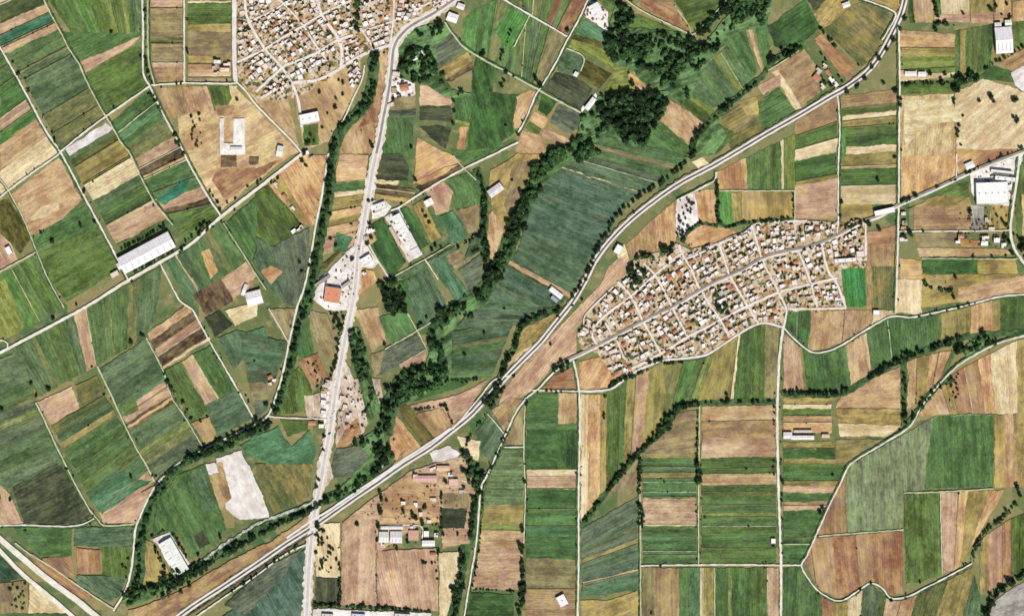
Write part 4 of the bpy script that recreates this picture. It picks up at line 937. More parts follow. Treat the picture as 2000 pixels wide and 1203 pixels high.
hall('canopy', 630, 549, 34, 6, 34, 5, '#a49c98', 'long grey canopy above the orange roofed station', 'canopy', 'flat', doors=0)
hall('canopy', 676, 556, 18, 5, 35, 5, '#b4aca6', 'short grey canopy right of the orange roofed station', 'canopy', 'flat', doors=0)
hall('workshop', 716, 508, 22, 14, 30, 6, W1, 'white workshop right of the highway junction', 'workshop', 'flat', lights=2)
hall('factory', 784, 440, 44, 15, -62, 8, W1, 'white factory hall, upper one in the industrial yard', 'factory', lights=4)
hall('factory', 802, 470, 30, 14, -62, 8, W3, 'white factory hall, middle one in the industrial yard', 'factory', lights=3)
hall('factory', 813, 493, 16, 16, -62, 6, W2, 'white factory hall, lowest in the industrial yard', 'factory')
hall('shed', 772, 462, 40, 6, -62, 4, '#d9b9a0', 'long low pinkish shed beside the factory halls', 'shed')
hall('workshop', 742, 404, 24, 14, 20, 5, W2, 'white workshop at the highway end of the slanting track', 'workshop', 'flat', lights=2)
hall('workshop', 738, 418, 16, 8, 20, 5, W3, 'small white workshop below the larger one by the slanting track', 'workshop', 'flat')
hall('farmhouse', 968, 372, 30, 15, 35, 6, '#e4e0e0', 'grey white farmhouse beside the middle creek', 'house', lights=2)
hall('shed', 838, 396, 12, 16, -62, 4, W1, 'white shed below the slanting track', 'shed')
hall('shed', 1086, 572, 28, 9, -38, 5, W1, 'narrow white shed beside the highway hedge in the centre', 'shed')
hall('shed', 1083, 584, 14, 7, -38, 5, '#9aa4b0', 'bluish shed below the narrow white one', 'shed')
hall('barn', 1164, 22, 26, 20, -62, 6, W1, 'white barn on the gravel yard at top centre', 'barn', lights=2)
hall('shed', 1153, 204, 26, 9, 52, 5, W1, 'narrow white shed at the edge of the lower wood', 'shed')
hall('shed', 1125, 146, 7, 8, -30, 4, W1, 'tiny white shed beside the square olive plot', 'shed')
hall('warehouse', 1959, 80, 32, 50, 4, 8, W1, 'upper white warehouse near the right edge', 'warehouse', lights=4)
hall('shed', 1948, 50, 12, 8, 4, 5, W2, 'small white shed above the upper warehouse, left', 'shed')
hall('shed', 1968, 46, 12, 10, 4, 5, W3, 'small white shed above the upper warehouse, right', 'shed')
hall('shed', 1778, 145, 22, 8, 0, 4, W3, 'white shed beside the straight lane, left of two', 'shed')
hall('shed', 1800, 146, 14, 8, 0, 4, W1, 'white shed beside the straight lane, right of two', 'shed')
hall('depot', 1936, 378, 62, 42, 2, 9, W1, 'big white depot near the right edge', 'depot', 'flat', lights=5)
hall('depot', 1962, 350, 40, 8, -6, 6, W1, 'long thin roof above the big white depot', 'depot', 'flat', lights=3)
hall('depot', 1955, 336, 42, 5, -6, 5, W3, 'topmost narrow roof of the depot yard', 'depot', 'flat')
hall('canopy', 1727, 414, 40, 11, 13, 6, W1, 'white canopy roof beside the eastern road', 'canopy', 'flat', doors=0)
hall('shed', 1893, 324, 16, 12, 25, 4, W1, 'small cream shed above the eastern road near the right edge', 'shed')
hall('school', 1650, 509, 42, 8, 4, 5, W1, 'long white school building above the football pitch', 'school', 'flat', lights=3)
hall('school', 1680, 497, 16, 12, 4, 5, '#eed8cc', 'pinkish school block at the right of the long one', 'school', 'flat')
hall('shed', 1567, 854, 44, 7, 0, 5, W1, 'long white shed beside the southern lane', 'shed')
hall('shed', 1568, 842, 34, 4, 0, 4, '#d8ccc0', 'narrow shed behind the long white one', 'shed')
hall('shed', 1538, 850, 16, 12, 0, 4, W2, 'white shed nearest the southern lane', 'shed')
hall('shed', 1612, 851, 14, 6, 0, 4, '#e0c4a4', 'sandy shed at the right end of the white sheds', 'shed')
hall('farmhouse', 1098, 1172, 17, 22, 28, 5, W1, 'white farmhouse near the bottom edge', 'house', 'flat', lights=1)
hall('house_row', 830, 934, 46, 11, 0, 5, '#d8aea0', 'long pink roof at the top of the compound', 'building')
hall('villa', 886, 942, 18, 14, 0, 5, '#e2bcae', 'pink villa in the compound beside the grey trees', 'house', 'flat')
hall('villa', 866, 914, 24, 9, 0, 5, '#e8c09a', 'orange villa at the top right of the compound', 'house')
hall('barn', 774, 1048, 22, 22, 0, 6, '#e6e4e4', 'grey white barn inside the compound, right of two', 'barn', lights=3)
hall('barn', 750, 1048, 18, 20, 0, 5, '#e9ecdf', 'pale greenish barn inside the compound, left of two', 'barn')
hall('stable', 766, 1030, 42, 5, 0, 4, W2, 'thin white stable above the two barns', 'stable')
hall('cottage', 837, 1060, 24, 10, 0, 5, W1, 'white cottage in the compound, lower', 'house')
hall('cottage', 833, 1042, 10, 12, 0, 5, W1, 'white cottage in the compound, upper', 'house', 'flat')
hall('shed', 808, 1045, 20, 20, 0, 4, '#cfa48c', 'pinkish roof left of the white cottages', 'shed', 'flat')
for k, (a, wdd) in enumerate(((640, 22), (700, 26), (786, 30))):
    hall('works', a, 1202, wdd, 9, -3, 5, ('#dcd6d0', '#cfd2da', '#d9d4cc')[k], '%s pale roof from the left along the works on the bottom edge' % ordinal(k+1), 'works', 'flat', lights=2)
hall('warehouse', 340, 1086, 70, 27, -60, 6, W1, 'white hall inside the canal curve near the bottom', 'warehouse', lights=5)
hall('shed', 884, 36, 20, 16, -20, 5, W1, 'white shed right of the highway bend, upper', 'shed')
hall('shed', 900, 14, 14, 10, -20, 5, W2, 'white shed at the top edge right of the highway bend', 'shed')
hall('shed', 823, 104, 13, 6, -58, 4, W1, 'white shed in the dark grove, right', 'shed')
hall('shed', 811, 115, 8, 6, 20, 4, W3, 'white shed in the dark grove, lower', 'shed')
hall('shed', 798, 110, 6, 14, -40, 4, W2, 'white shed in the dark grove, left', 'shed')
hall('farmhouse', 1208, 488, 14, 18, -30, 5, W1, 'white farmhouse between highway and eastern village', 'house', 'flat')
hall('farmhouse', 1652, 11, 14, 9, 20, 4, W3, 'small cream farmhouse at the top edge inside the highway curve', 'house')
hall('farmhouse', 1711, 611, 12, 10, 0, 4, W1, 'small white house on the winding lane', 'house', 'flat')
hall('farmhouse', 18, 490, 10, 16, 28, 4, W1, 'small whitewashed farmhouse at the left edge', 'house', 'flat')
hall('farmhouse', 1510, 1056, 9, 10, 0, 4, W1, 'tiny white hut beside the southern lane', 'hut', 'flat')
def fill_block(quad, where, lot=(10.8, 11.6), dens=.78, group='houses of the eastern village'):
    q = pts(quad); p0, p1, p2, p3 = q
    wd = (math.dist(p0, p1)+math.dist(p3, p2))/2; dp = (math.dist(p0, p3)+math.dist(p1, p2))/2
    nc, nr = max(1, round(wd/lot[0])), max(1, round(dp/lot[1])); ys = []
    rown = {1: ['only'], 2: ['upper', 'lower'], 3: ['upper', 'middle', 'lower']}.get(nr) or ['first', 'second', 'third', 'fourth', 'fifth', 'sixth', 'seventh', 'eighth', 'ninth', 'tenth'][:nr]
    for r in range(nr):
        k = 0
        for c in range(nc):
            u = (c+.5+R.uniform(-.2, .2))/nc; v = (r+.5+R.uniform(-.2, .2))/nr
            def at(u, v): return tuple((p0[j]*(1-u)+p1[j]*u)*(1-v)+(p3[j]*(1-u)+p2[j]*u)*v for j in (0, 1))
            a, b = at(0, v), at(1, v); ang = math.atan2(b[1]-a[1], b[0]-a[0]); x, y = at(u, v)
            if R.random() > dens: ys.append((x, y)); continue
            k += 1; w0, d0 = wd/nc, dp/nr
            house(x+1000, 601.5-y, w0*R.uniform(.55, .95), d0*R.uniform(.48, .86), ang+R.uniform(-.09, .09), '@, %s in %s row, %s' % (ordinal(k), rown[r], where), 2.2, None, group)
            if R.random() < .62: ys.append((x+w0*R.uniform(-.5, .5), y+d0*.5*R.choice((-1, 1))))
    YARD.append((where, ys))
YARD = []
EB = [
 ('1130,654 1146,620 1170,626 1152,666', 'western tip block of the eastern village'),
 ('1150,612 1200,563 1226,578 1174,620', 'outer north western block of the eastern village'),
 ('1164,644 1181,632 1191,650 1170,666', 'first block north of eastern main street'),
 ('1188,622 1230,585 1250,624 1198,648', 'second block north of eastern main street'),
 ('1210,550 1252,518 1274,536 1234,572', 'outer block left of the north western grove'),
 ('1240,580 1278,543 1306,594 1258,622', 'third block north of eastern main street'),
 ('1262,514 1318,494 1322,498 1283,533', 'outer block beside the long dark thicket'),
 ('1286,540 1328,506 1361,560 1314,592', 'fourth block north of eastern main street'),
 ('1344,508 1401,481 1418,531 1370,557', 'fifth block north of eastern main street'),
 ('1412,478 1465,449 1483,498 1429,528', 'sixth block north of eastern main street'),
 ('1474,442 1550,436 1560,480 1492,497', 'seventh block north of eastern main street'),
 ('1556,436 1630,441 1630,452 1566,478', 'eighth block north of eastern main street'),
 ('1640,440 1676,428 1676,432 1642,450', 'ninth block north of eastern main street'),
 ('1168,682 1202,665 1216,700 1188,708', 'first block south of eastern main street'),
 ('1208,660 1254,636 1286,688 1226,712', 'second block south of eastern main street'),
 ('1264,634 1312,606 1338,652 1294,684', 'third block south of eastern main street'),
 ('1322,602 1372,573 1400,620 1348,649', 'fourth block south of eastern main street'),
 ('1384,567 1425,549 1454,597 1412,616', 'fifth block south of eastern main street'),
 ('1436,542 1489,513 1515,568 1465,593', 'sixth block south of eastern main street'),
 ('1502,512 1554,495 1576,548 1526,565', 'seventh block south of eastern main street'),
 ('1565,490 1602,480 1614,530 1586,552', 'eighth block south of eastern main street'),
 ('1612,477 1684,443 1687,492 1620,506', 'block above the long white school'),
 ('1300,690 1372,650 1392,678 1302,698', 'southern edge block, first from the west'),
 ('1378,646 1404,630 1416,655 1392,676', 'southern edge block, second from the west'),
 ('1414,630 1456,606 1473,632 1426,654', 'southern edge block, third from the west'),
 ('1468,606 1514,580 1526,628 1482,628', 'southern edge block, fourth from the west'),
 ('1531,577 1576,563 1590,598 1541,600', 'southern edge block, fifth from the west'),
 ('1588,561 1631,553 1646,598 1600,599', 'block touching the football pitch'),
 ('1184,716 1226,706 1238,722 1202,736', 'row outside the southern edge street'),
 ('1344,496 1398,474 1399,478 1346,502', 'strip along the half disc field'),
]
for qd, wh in EB: fill_block(qd, wh)
NB = [
 ('466,2 476,2 478,30 467,34', 'first block along the top, upper village'), ('484,0 530,0 526,20 488,38', 'second block along the top, upper village'),
 ('552,2 616,0 624,26 594,44', 'third block along the top, upper village'), ('630,0 686,0 686,2 634,24', 'fourth block along the top, upper village'),
 ('466,40 480,42 510,92 468,114', 'west street block, upper village'), ('490,48 552,16 586,48 520,90', 'block around the dark square, upper village'),
 ('470,126 514,104 546,134 496,172', 'south western corner block, upper village'), ('522,98 590,58 610,88 558,126', 'central block, upper village'),
 ('598,54 628,36 652,74 620,90', 'small middle block, upper village'), ('638,30 688,8 690,62 664,70', 'block left of the village creek'),
 ('560,138 656,88 660,130 576,160', 'long block on the third street, upper village'), ('512,182 556,142 572,166 540,186', 'southern wedge block, upper village'),
 ('672,82 694,76 722,98 674,124', 'block between creek and third street'), ('708,0 764,0 762,38 708,56', 'first block right of the creek, upper village'),
 ('714,64 762,48 758,84 732,92', 'second block right of the creek, upper village'), ('776,0 838,0 800,44 774,40', 'block inside the highway bend, upper village'),
 ('844,0 880,0 858,14 846,20', 'top block against the highway, upper village'), ('676,130 700,120 706,150 690,180', 'straggling row south of the upper village'),
]
for qd, wh in NB: fill_block(qd, wh, (10.4, 10.8), .84, 'houses of the upper village')
def scatter(where, group, spots):
    for k, (x, y, wd, dp, dg) in enumerate(spots): house(x, y, wd, dp, math.radians(dg), '@, %s from the top %s' % (ordinal(k+1), where), 1.9, None, group)
scatter('in the cluster west of the village street', 'houses west of the upper village', [(425,122,14,7,0),(444,126,14,7,0),(420,132,10,10,0),(440,138,18,8,0),(424,144,10,6,0)])
scatter('along the roadside hamlet', 'houses of the roadside hamlet', [(640,748,12,9,80),(634,764,9,12,80),(684,764,9,8,20),(704,770,8,9,10),(668,778,10,9,80),(632,786,10,10,80),(690,786,8,8,30),(674,796,12,9,75),(632,806,9,10,80),(682,812,12,12,0),(610,826,14,8,0),(628,832,10,8,0),(680,832,8,7,30),(688,838,7,7,30)])
scatter('among the walled compound buildings', 'houses of the compound', [(812,930,9,8,0),(902,960,10,7,0),(846,916,12,7,20),(880,926,9,8,0),(788,982,9,7,0),(812,986,8,10,0),(846,976,12,8,0),(822,1004,7,9,0),(838,1018,8,7,0),(806,1028,9,7,0),(748,1062,8,6,0),(852,1044,7,8,0),(846,1082,10,8,0)])
scatter('of the farm beside the highway curve', 'houses of the farm by the curve', [(1610,130,10,8,-40),(1598,140,12,10,-40),(1618,144,14,7,-55),(1624,156,12,8,-55),(1596,152,14,14,-40),(1632,166,10,8,-50),(1606,170,12,8,-50)])
scatter('among the farmsteads near the right edge', 'houses of the right edge farmsteads', [(1928,430,10,9,0),(1936,448,12,8,0),(1876,462,10,8,0),(1924,466,14,9,0),(1870,472,10,9,0),(1946,470,12,10,0),(1922,476,14,9,0),(1960,480,10,10,0)])
scatter('beside the straight lane below the eastern road', 'houses by the straight lane', [(1764,418,9,7,0),(1766,436,9,8,0),(1764,446,10,6,0),(1764,468,16,8,0)])
scatter('left of the canal lane beside the hamlet', 'houses by the canal lane', [(528,736,9,7,20),(536,742,7,7,60),(528,750,7,6,20)])
scatter('right of the highway near the junction', 'houses by the highway junction', [(720,452,10,9,80),(728,450,8,9,30),(714,466,9,8,80),(712,534,8,7,30)])
scatter('on the highway side yard below the dark grove', 'houses of the roadside yard', [(774,146,9,14,85),(790,172,16,12,10),(770,178,10,10,85),(800,176,10,14,10),(764,206,12,8,20)])
scatter('in the strip left of the crossroads', 'houses by the crossroads strip', [(598,300,12,8,20),(610,310,9,8,20),(540,362,12,8,-50),(556,384,9,7,-50),(572,408,9,7,-50),(586,446,14,7,35),(574,452,10,7,35)])

HB = random.Random(11)
def debris(where, spots, n, label, mat, hexc):
    V, F = [], []; p = pts(where); x0, x1 = min(a[0] for a in p), max(a[0] for a in p); y0, y1 = min(a[1] for a in p), max(a[1] for a in p); k = 0
    while k < n:
        x, y = HB.uniform(x0, x1), HB.uniform(y0, y1); c = False
        for i in range(len(p)):
            a, b = p[i], p[i-1]
            if (a[1] > y) != (b[1] > y) and x < (b[0]-a[0])*(y-a[1])/(b[1]-a[1])+a[0]: c = not c
        if not c: continue
        k += 1; w_, d_, h_, an = HB.uniform(.8, 3.2), HB.uniform(.8, 2), HB.uniform(.8, 2.6), HB.uniform(0, 3.1); n0 = len(V)
        for sx, sy, sz in ((-1,-1,0),(1,-1,0),(1,1,0),(-1,1,0),(-.6,-.5,1),(.5,-.6,1),(.6,.5,1),(-.5,.6,1)):
            ux, uy = sx*w_, sy*d_; V.append((x+ux*math.cos(an)-uy*math.sin(an), y+ux*math.sin(an)+uy*math.cos(an), 1.6+sz*(h_+.6)))
        F += [tuple(i+n0 for i in q) for q in BF]
    o = link('yard_clutter', mesh('yard_clutter', V, F), None, M[mat]); o.color = (*lin(hexc), 1); tag(o, label, 'clutter', None, 'stuff')
debris('610,560 684,490 704,474 734,514 700,522 690,590 640,600', 0, 46, 'small dark stores and vehicles spread over the station yard', 'roof', '#5c5652')
debris('754,426 776,410 822,494 800,508', 0, 40, 'stacked goods along the industrial yard halls', 'roof', '#75604e')
debris('668,700 692,744 740,744 744,784 704,848 660,866', 0, 36, 'rubble and stores between the hamlet houses', 'roof', '#8a6c54')
debris('630,752 656,738 658,790 646,840 628,800', 0, 30, 'roadside clutter along the hamlet front', 'roof', '#d8ccc0')
debris('700,990 800,926 860,906 916,890 912,1058 740,1070', 0, 90, 'stores and rubble around the compound buildings', 'roof', '#86604a')
debris('1900,344 1994,308 1986,350 1970,398 1912,398', 0, 40, 'goods and vehicles on the depot yard', 'roof', '#6c6a68')
debris('1150,8 1166,6 1186,26 1184,56 1142,32', 0, 24, 'stores on the gravel yard at top centre', 'roof', '#8a7464')
debris('768,138 784,136 808,168 808,186 766,202', 0, 26, 'stores on the lots beside the highway', 'roof', '#5e5650')
debris('1870,410 1968,404 1968,488 1870,480', 0, 50, 'stores around the farmsteads near the right edge', 'roof', '#7a5c44')
debris('463,0 890,-4 776,76 720,104 600,180 510,194 463,150', 0, 200, 'lean-tos, stores and yard walls between the upper village houses', 'roof', '#a58c70')
debris('1130,650 1200,562 1300,490 1480,438 1686,434 1690,520 1640,526 1650,600 1500,628 1370,694 1200,736', 0, 230, 'lean-tos, stores and yard walls between the eastern village houses', 'roof', '#a58a6a')

# ================================================================ TREES
def ico():
    t = (1+5**.5)/2; v = [(-1,t,0),(1,t,0),(-1,-t,0),(1,-t,0),(0,-1,t),(0,1,t),(0,-1,-t),(0,1,-t),(t,0,-1),(t,0,1),(-t,0,-1),(-t,0,1)]
    v = [Vector(a).normalized() for a in v]
    f = [(0,11,5),(0,5,1),(0,1,7),(0,7,10),(0,10,11),(1,5,9),(5,11,4),(11,10,2),(10,7,6),(7,1,8),(3,9,4),(3,4,2),(3,2,6),(3,6,8),(3,8,9),(4,9,5),(2,4,11),(6,2,10),(8,6,7),(9,8,1)]
    return v, f
IV, IF = ico()
def crown_data(seed, leaves=64):
    """unit crown: a few ragged lumps inside a cloud of separate leaf sprays"""
    r = random.Random(seed); v, f = [], []
    lumps = [(Vector((0, 0, .95)), .56)]+[(Vector((math.cos(a)*d, math.sin(a)*d, r.uniform(.7, 1.2))), r.uniform(.3, .44)) for a, d in ((r.uniform(0, 6.3), r.uniform(.3, .58)) for _ in range(4))]
    for c, s in lumps:
        n = len(v); v += [tuple(c+Vector((p.x, p.y, p.z*.8))*s*r.uniform(.72, 1.15)) for p in IV]; f += [tuple(i+n for i in t) for t in IF]
    for _ in range(leaves):
        c, s = r.choice(lumps); d = Vector((r.gauss(0, 1), r.gauss(0, 1), r.gauss(.25, .8))).normalized(); p = c+d*s*r.uniform(.95, 1.3)
        up = (d+Vector((r.uniform(-.7, .7), r.uniform(-.7, .7), r.uniform(-.3, .7)))).normalized(); a = up.orthogonal().normalized(); b = up.cross(a)
        k = r.uniform(.09, .17); n = len(v)
        v += [tuple(p+a*k), tuple(p+b*k*.8), tuple(p-a*k), tuple(p-b*k*.8)]; f.append((n, n+1, n+2, n+3))
    return v, f
CR = [crown_data(100+i) for i in range(7)]
CRM = []
for vv, ff in CR:
    for mt in ('leaf', 'leaf_dark'):
        me = mesh('crown', vv, ff); me.materials.append(M[mt]); CRM.append(me)
def trunk_mesh():
    v, f = [], []
    def limb(a, b, r0, r1, n=6):
        a, b = Vector(a), Vector(b); d = (b-a).normalized(); x = d.orthogonal().normalized(); y = d.cross(x); k = len(v)
        for c, rr in ((a, r0), (b, r1)):
            for i in range(n): v.append(tuple(c+(x*math.cos(2*PI*i/n)+y*math.sin(2*PI*i/n))*rr))
        f.extend((k+i, k+(i+1) % n, k+n+(i+1) % n, k+n+i) for i in range(n))
    limb((0,0,0), (0,0,.55), .08, .055); limb((0,0,.5), (.28,.1,1.0), .05, .02); limb((0,0,.5), (-.22,.2,1.05), .05, .02); limb((0,0,.5), (0,-.26,.95), .045, .02)
    return mesh('trunk', v, f)
TRK = trunk_mesh(); TRK.materials.append(M['bark']); BARK = lin('#6b5a48')
NT = [0]
WANT = []
def tree(x, y, r, label, group, dark=True, z=.2): WANT.append((r, x, y, label, group, dark, z))
def build_tree(nm, cat, r, x, y, label, group, dark, z):
    NT[0] += 1
    e = empty(nm, (x, y, z), R.uniform(0, 6.28)); h = r*R.uniform(1.05, 1.4)
    c = link('crown', R.choice(CRM[1::2] if dark else CRM[0::2]), e); c.scale = (r*R.uniform(1.05, 1.35), r*R.uniform(1.05, 1.35), h)
    t = link('trunk', TRK, e); t.scale = (r*.8, r*.8, h); t.color = (*BARK, 1)
    tag(e, label if cat == 'tree' else label.replace(' tree ', ' bushy tree ', 1), cat, group); return e
def T(where, order, spots, group=None, dark=True, z=.2):
    """trees placed one by one: 'x,y,r' """
    L = [tuple(map(float, s.split(','))) for s in spots.split()] if isinstance(spots, str) else spots
    for k, (x, y, r) in enumerate(L):
        lb = ('%s tree %s %s' % (ordinal(k+1), order, where)) if len(L) > 1 else 'single dark tree '+where.replace('among the houses, ','in ')
        tree(*X(x, y), r, lb, group or 'trees '+where, dark, z)
def ROW(where, order, s, n, r, jit=1.5, dark=True, z=.3):
    p = smooth(pts(s)); out = []
    for k in range(n):
        x, y = along(p, (k+.5)/n); out.append((x+1000+R.uniform(-jit, jit), 601.5-y+R.uniform(-jit, jit), r*R.uniform(.75, 1.25)))
    T(where, order, out, None, dark, z)
# ---- woods and belts that read as one mass: one object each
def inside(p, poly):
    c = False; n = len(poly)
    for i in range(n):
        a, b = poly[i], poly[i-1]
        if (a[1] > p[1]) != (b[1] > p[1]) and p[0] < (b[0]-a[0])*(p[1]-a[1])/(b[1]-a[1])+a[0]: c = not c
    return c
NTREE = [0]
def mass(name, spots, label, cat, mt='leaf'):
    V, F, IDX = [], [], []
    for x, y, r in spots:
        r *= R.choice((.45, .6, .8, 1, 1.15, 1.4)); dk = 1 if R.random() < (.72 if mt == 'leaf_dark' else .25) else 0
        vv, ff = R.choice(CR); a = R.uniform(0, 6.28); ca, sa = math.cos(a)*r, math.sin(a)*r; h = r*R.uniform(.8, 1.25); n = len(V)
        V += [(x+p[0]*ca-p[1]*sa, y+p[0]*sa+p[1]*ca, .3+p[2]*h) for p in vv]; F += [tuple(i+n for i in q) for q in ff]; IDX += [dk]*len(ff)
    NTREE[0] += len(spots)
    me = mesh(name, V, F); me.materials.append(M['leaf']); me.materials.append(M['leaf_dark'])
    me.polygons.foreach_set('material_index', IDX); o = link(name, me); tag(o, label, cat, None, 'stuff'); return o
def belt(s, width, dens, rr, label, mt='leaf', name='tree_belt'):
    p = smooth(pts(s)); L = sum(math.dist(a, b) for a, b in zip(p, p[1:])); width *= 1.3; n = int(L*width*dens*1.4); rr = (rr[0]*1.05, rr[1]*1.1); out = []
    for _ in range(n):
        x, y = along(p, R.random()); d = R.uniform(-.5, .5)*width*(1+1.3*mnoise.noise(Vector((x*.02, y*.02, 9.4)))); a = R.uniform(0, 6.28)
        if mnoise.noise(Vector((x*.03, y*.03, 3.1))) < -.36: continue
        out.append((x+math.cos(a)*d, y+math.sin(a)*d, R.uniform(*rr)))
    return mass(name, out, label, 'tree belt', mt)
def wood(s, dens, rr, label, mt='leaf', name='wood', gap=-.25, fq=.022):
    p = pts(s); x0, x1 = min(a[0] for a in p), max(a[0] for a in p); y0, y1 = min(a[1] for a in p), max(a[1] for a in p); out = []
    for _ in range(int((x1-x0)*(y1-y0)*dens*1.4)):
        q = (R.uniform(x0, x1), R.uniform(y0, y1))
        if inside(q, p) and mnoise.noise(Vector((q[0]*fq, q[1]*fq, 1.7))) > gap: out.append((*q, R.uniform(*rr)))
    return mass(name, out, label, 'wood', mt)
belt('697,0 698,40 693,58', 12, .022, (3.5, 6), 'narrow tree belt on the creek inside the upper village')
belt(CREEKS['canal'][0], 9, .027, (3.2, 5.8), 'tree belt along the canal below the upper village', 'leaf_dark')
belt('524,824 470,853 420,876 372,896', 18, .022, (4, 7), 'dark tree belt on the bend of the canal', 'leaf_dark')
belt('366,898 332,926 307,962 292,1002 281,1022 275,1062 271,1122 262,1150', 11, .019, (3.5, 5.5), 'loose tree belt inside the lower canal curve')
belt('246,1166 300,1152 342,1138 392,1112', 22, .020, (4, 7), 'dark trees at the lower end of the river', 'leaf_dark')
belt('392,1108 452,1074 520,1038 600,998 640,976 700,946 736,920 750,888', 13, .019, (3.5, 6), 'trees along the pale stony stream', 'leaf_dark')
belt('752,905 752,850 758,800 776,762', 26, .016, (4.5, 8), 'trees along the lower end of the bushy creek', 'leaf_dark')
wood('770,770 790,726 830,716 866,706 880,722 876,746 850,760 812,774 784,790', .022, (5, 9), 'large riverside grove in the centre', 'leaf', 'wood', -.5)
belt('858,706 862,690 848,660 866,622 902,600 936,580 952,556', 24, .013, (4, 8), 'trees along the bushy creek above the riverside grove')
belt('952,556 985,500 1004,452 1020,412 1044,362', 22, .020, (5, 8), 'thick trees along the bushy creek beside the great block', 'leaf_dark')
belt('1044,362 1064,322 1092,300 1132,296 1160,296', 22, .019, (5, 8.5), 'bushy creek bend at its upper end')
wood('1180,84 1194,60 1208,6 1232,18 1240,40 1222,52 1232,72 1254,80 1262,110 1210,128 1186,112', .020, (5, 9), 'left part of the northern woodland', 'leaf_dark', 'wood', -.45)
wood('1240,72 1330,66 1340,90 1320,110 1330,140 1300,172 1268,150 1240,140 1250,110 1220,96', .013, (4, 8), 'ragged middle of the northern woodland', 'leaf', 'wood', -.2, .04)
wood('1330,92 1356,70 1372,90 1400,64 1410,92 1372,124 1366,140 1334,134 1322,150 1306,150', .016, (4.5, 8), 'right part of the northern woodland', 'leaf_dark', 'wood', -.3, .04)
belt('1354,84 1380,50 1410,24 1434,-2', 16, .024, (4, 7), 'dark tree belt at the top beside the olive triangle', 'leaf_dark')
wood('1424,30 1446,-6 1506,-6 1500,30 1490,60 1478,40 1456,36 1430,60 1404,70', .012, (4, 8), 'green woodland at the top edge', 'leaf', 'wood', -.3, .04)
wood('1160,196 1190,178 1232,186 1300,176 1304,206 1290,232 1262,282 1236,284 1196,244 1168,228', .021, (5, 9), 'lower wood of the northern woodland', 'leaf_dark', 'wood', -.42, .035)
wood('1136,226 1168,220 1196,244 1176,262 1146,280 1120,290 1134,250', .010, (4, 7), 'thin fringe left of the lower wood', 'leaf', 'wood', -.15, .04)
wood('1306,162 1330,170 1352,180 1342,194 1320,180', .022, (4, 7), 'dark tongue of wood above the square tan block', 'leaf_dark')
wood('778,118 790,90 800,84 812,92 836,100 850,116 850,140 836,160 810,160 790,146 780,128', .019, (4.5, 8), 'dark grove right of the highway bend', 'leaf_dark', 'wood', -.4, .05)
wood('804,60 822,56 828,74 812,88 802,76', .02, (4, 6.5), 'upper clump of the dark grove', 'leaf_dark')
wood('834,46 860,44 874,60 862,74 846,78', .02, (4, 7), 'round clump right of the dark grove', 'leaf_dark')
wood('826,144 856,136 868,152 880,178 918,182 916,188 870,186 842,170', .013, (3.5, 6), 'tail of the dark grove along a ditch')
wood('740,556 754,546 772,546 784,566 796,598 790,614 756,612 748,588', .036, (4.5, 7), 'dark square grove below the industrial yard', 'leaf_dark', 'wood', -2)
wood('680,642 700,646 714,686 726,738 708,752 698,736 686,700', .020, (4, 6.5), 'grove right of the highway above the hamlet', 'leaf', 'wood', -.5)
belt('718,736 726,760 722,790 706,812', 14, .010, (3, 5), 'straggling trees through the roadside hamlet')
wood('646,612 672,610 672,646 656,650 648,640', .017, (3.5, 6), 'clump left of the highway below the station', 'leaf_dark')
wood('700,850 744,838 748,890 728,896 722,870 680,868', .013, (3.5, 6), 'scrub between the hamlet and the river')
belt(CREEKS['hedged_ditch'][0], 8, .03, (3.5, 6), 'tree belt on the hedged ditch left of the highway', 'leaf_dark')
belt('1640,769 1700,736 1760,702 1830,676 1880,660', 7, .055, (3.5, 5.6), 'middle of the black tree belt at right', 'leaf_dark')
belt('1862,690 1900,672 1934,664', 18, .02, (3.5, 6), 'clump at the right end of the black tree belt', 'leaf_dark')
belt(CREEKS['belt_spur'][0], 6, .03, (3, 5), 'short spur of trees below the black tree belt', 'leaf_dark')
belt('1140,1020 1200,940 1250,881 1290,846', 6, .06, (3, 4.8), 'dark hedge on the lower part of the wooded ditch', 'leaf_dark')
belt('1290,846 1320,802 1340,792 1362,790', 11, .048, (4, 6), 'thick dark trees on the bend of the wooded ditch', 'leaf_dark')
belt(CREEKS['lane_ditch'][0], 9, .024, (2.5, 4.5), 'trees on the ditch beside the curving lane', 'leaf_dark')
belt('936,930 926,990 920,1040 902,1100 886,1208', 15, .022, (3.5, 6), 'tree belt on the creek right of the compound', 'leaf_dark')
wood('892,892 916,884 934,912 928,948 908,936 900,914', .02, (4, 7), 'grey green trees at the top right of the compound')
belt('1019,1060 1020,1140 1014,1208', 8, .04, (3.5, 5.5), 'black hedge between the bottom columns', 'leaf_dark')
belt(CREEKS['hooked_ditch'][0], 4, .05, (2.4, 3.8), 'dark hedge along the hooked ditch', 'leaf_dark', 'hedge')
belt(CREEKS['half_disc_ditch'][0], 3.5, .06, (2.4, 3.6), 'dark hedge around the half disc field', 'leaf_dark', 'hedge')
belt('1352,306 1360,270 1394,232 1440,192 1476,166', 9, .024, (3.5, 6), 'tree belt on the ditch climbing from the highway', 'leaf_dark')
belt('1500,120 1540,104 1566,92', 12, .03, (3.5, 6), 'dark trees above the farm beside the curve', 'leaf_dark')
belt('1602,58 1620,78 1632,92', 4, .05, (2.5, 4), 'dark hedge right of the blotchy green plot', 'leaf_dark', 'hedge')
belt('932,334 944,372 946,420 944,470 950,510', 10, .022, (3.5, 6), 'trees along the small creek in the middle', 'leaf_dark')
belt('890,484 940,458 948,480 904,498', 5, .04, (2.5, 4), 'dark hedges left of the middle creek', 'leaf_dark', 'hedge')
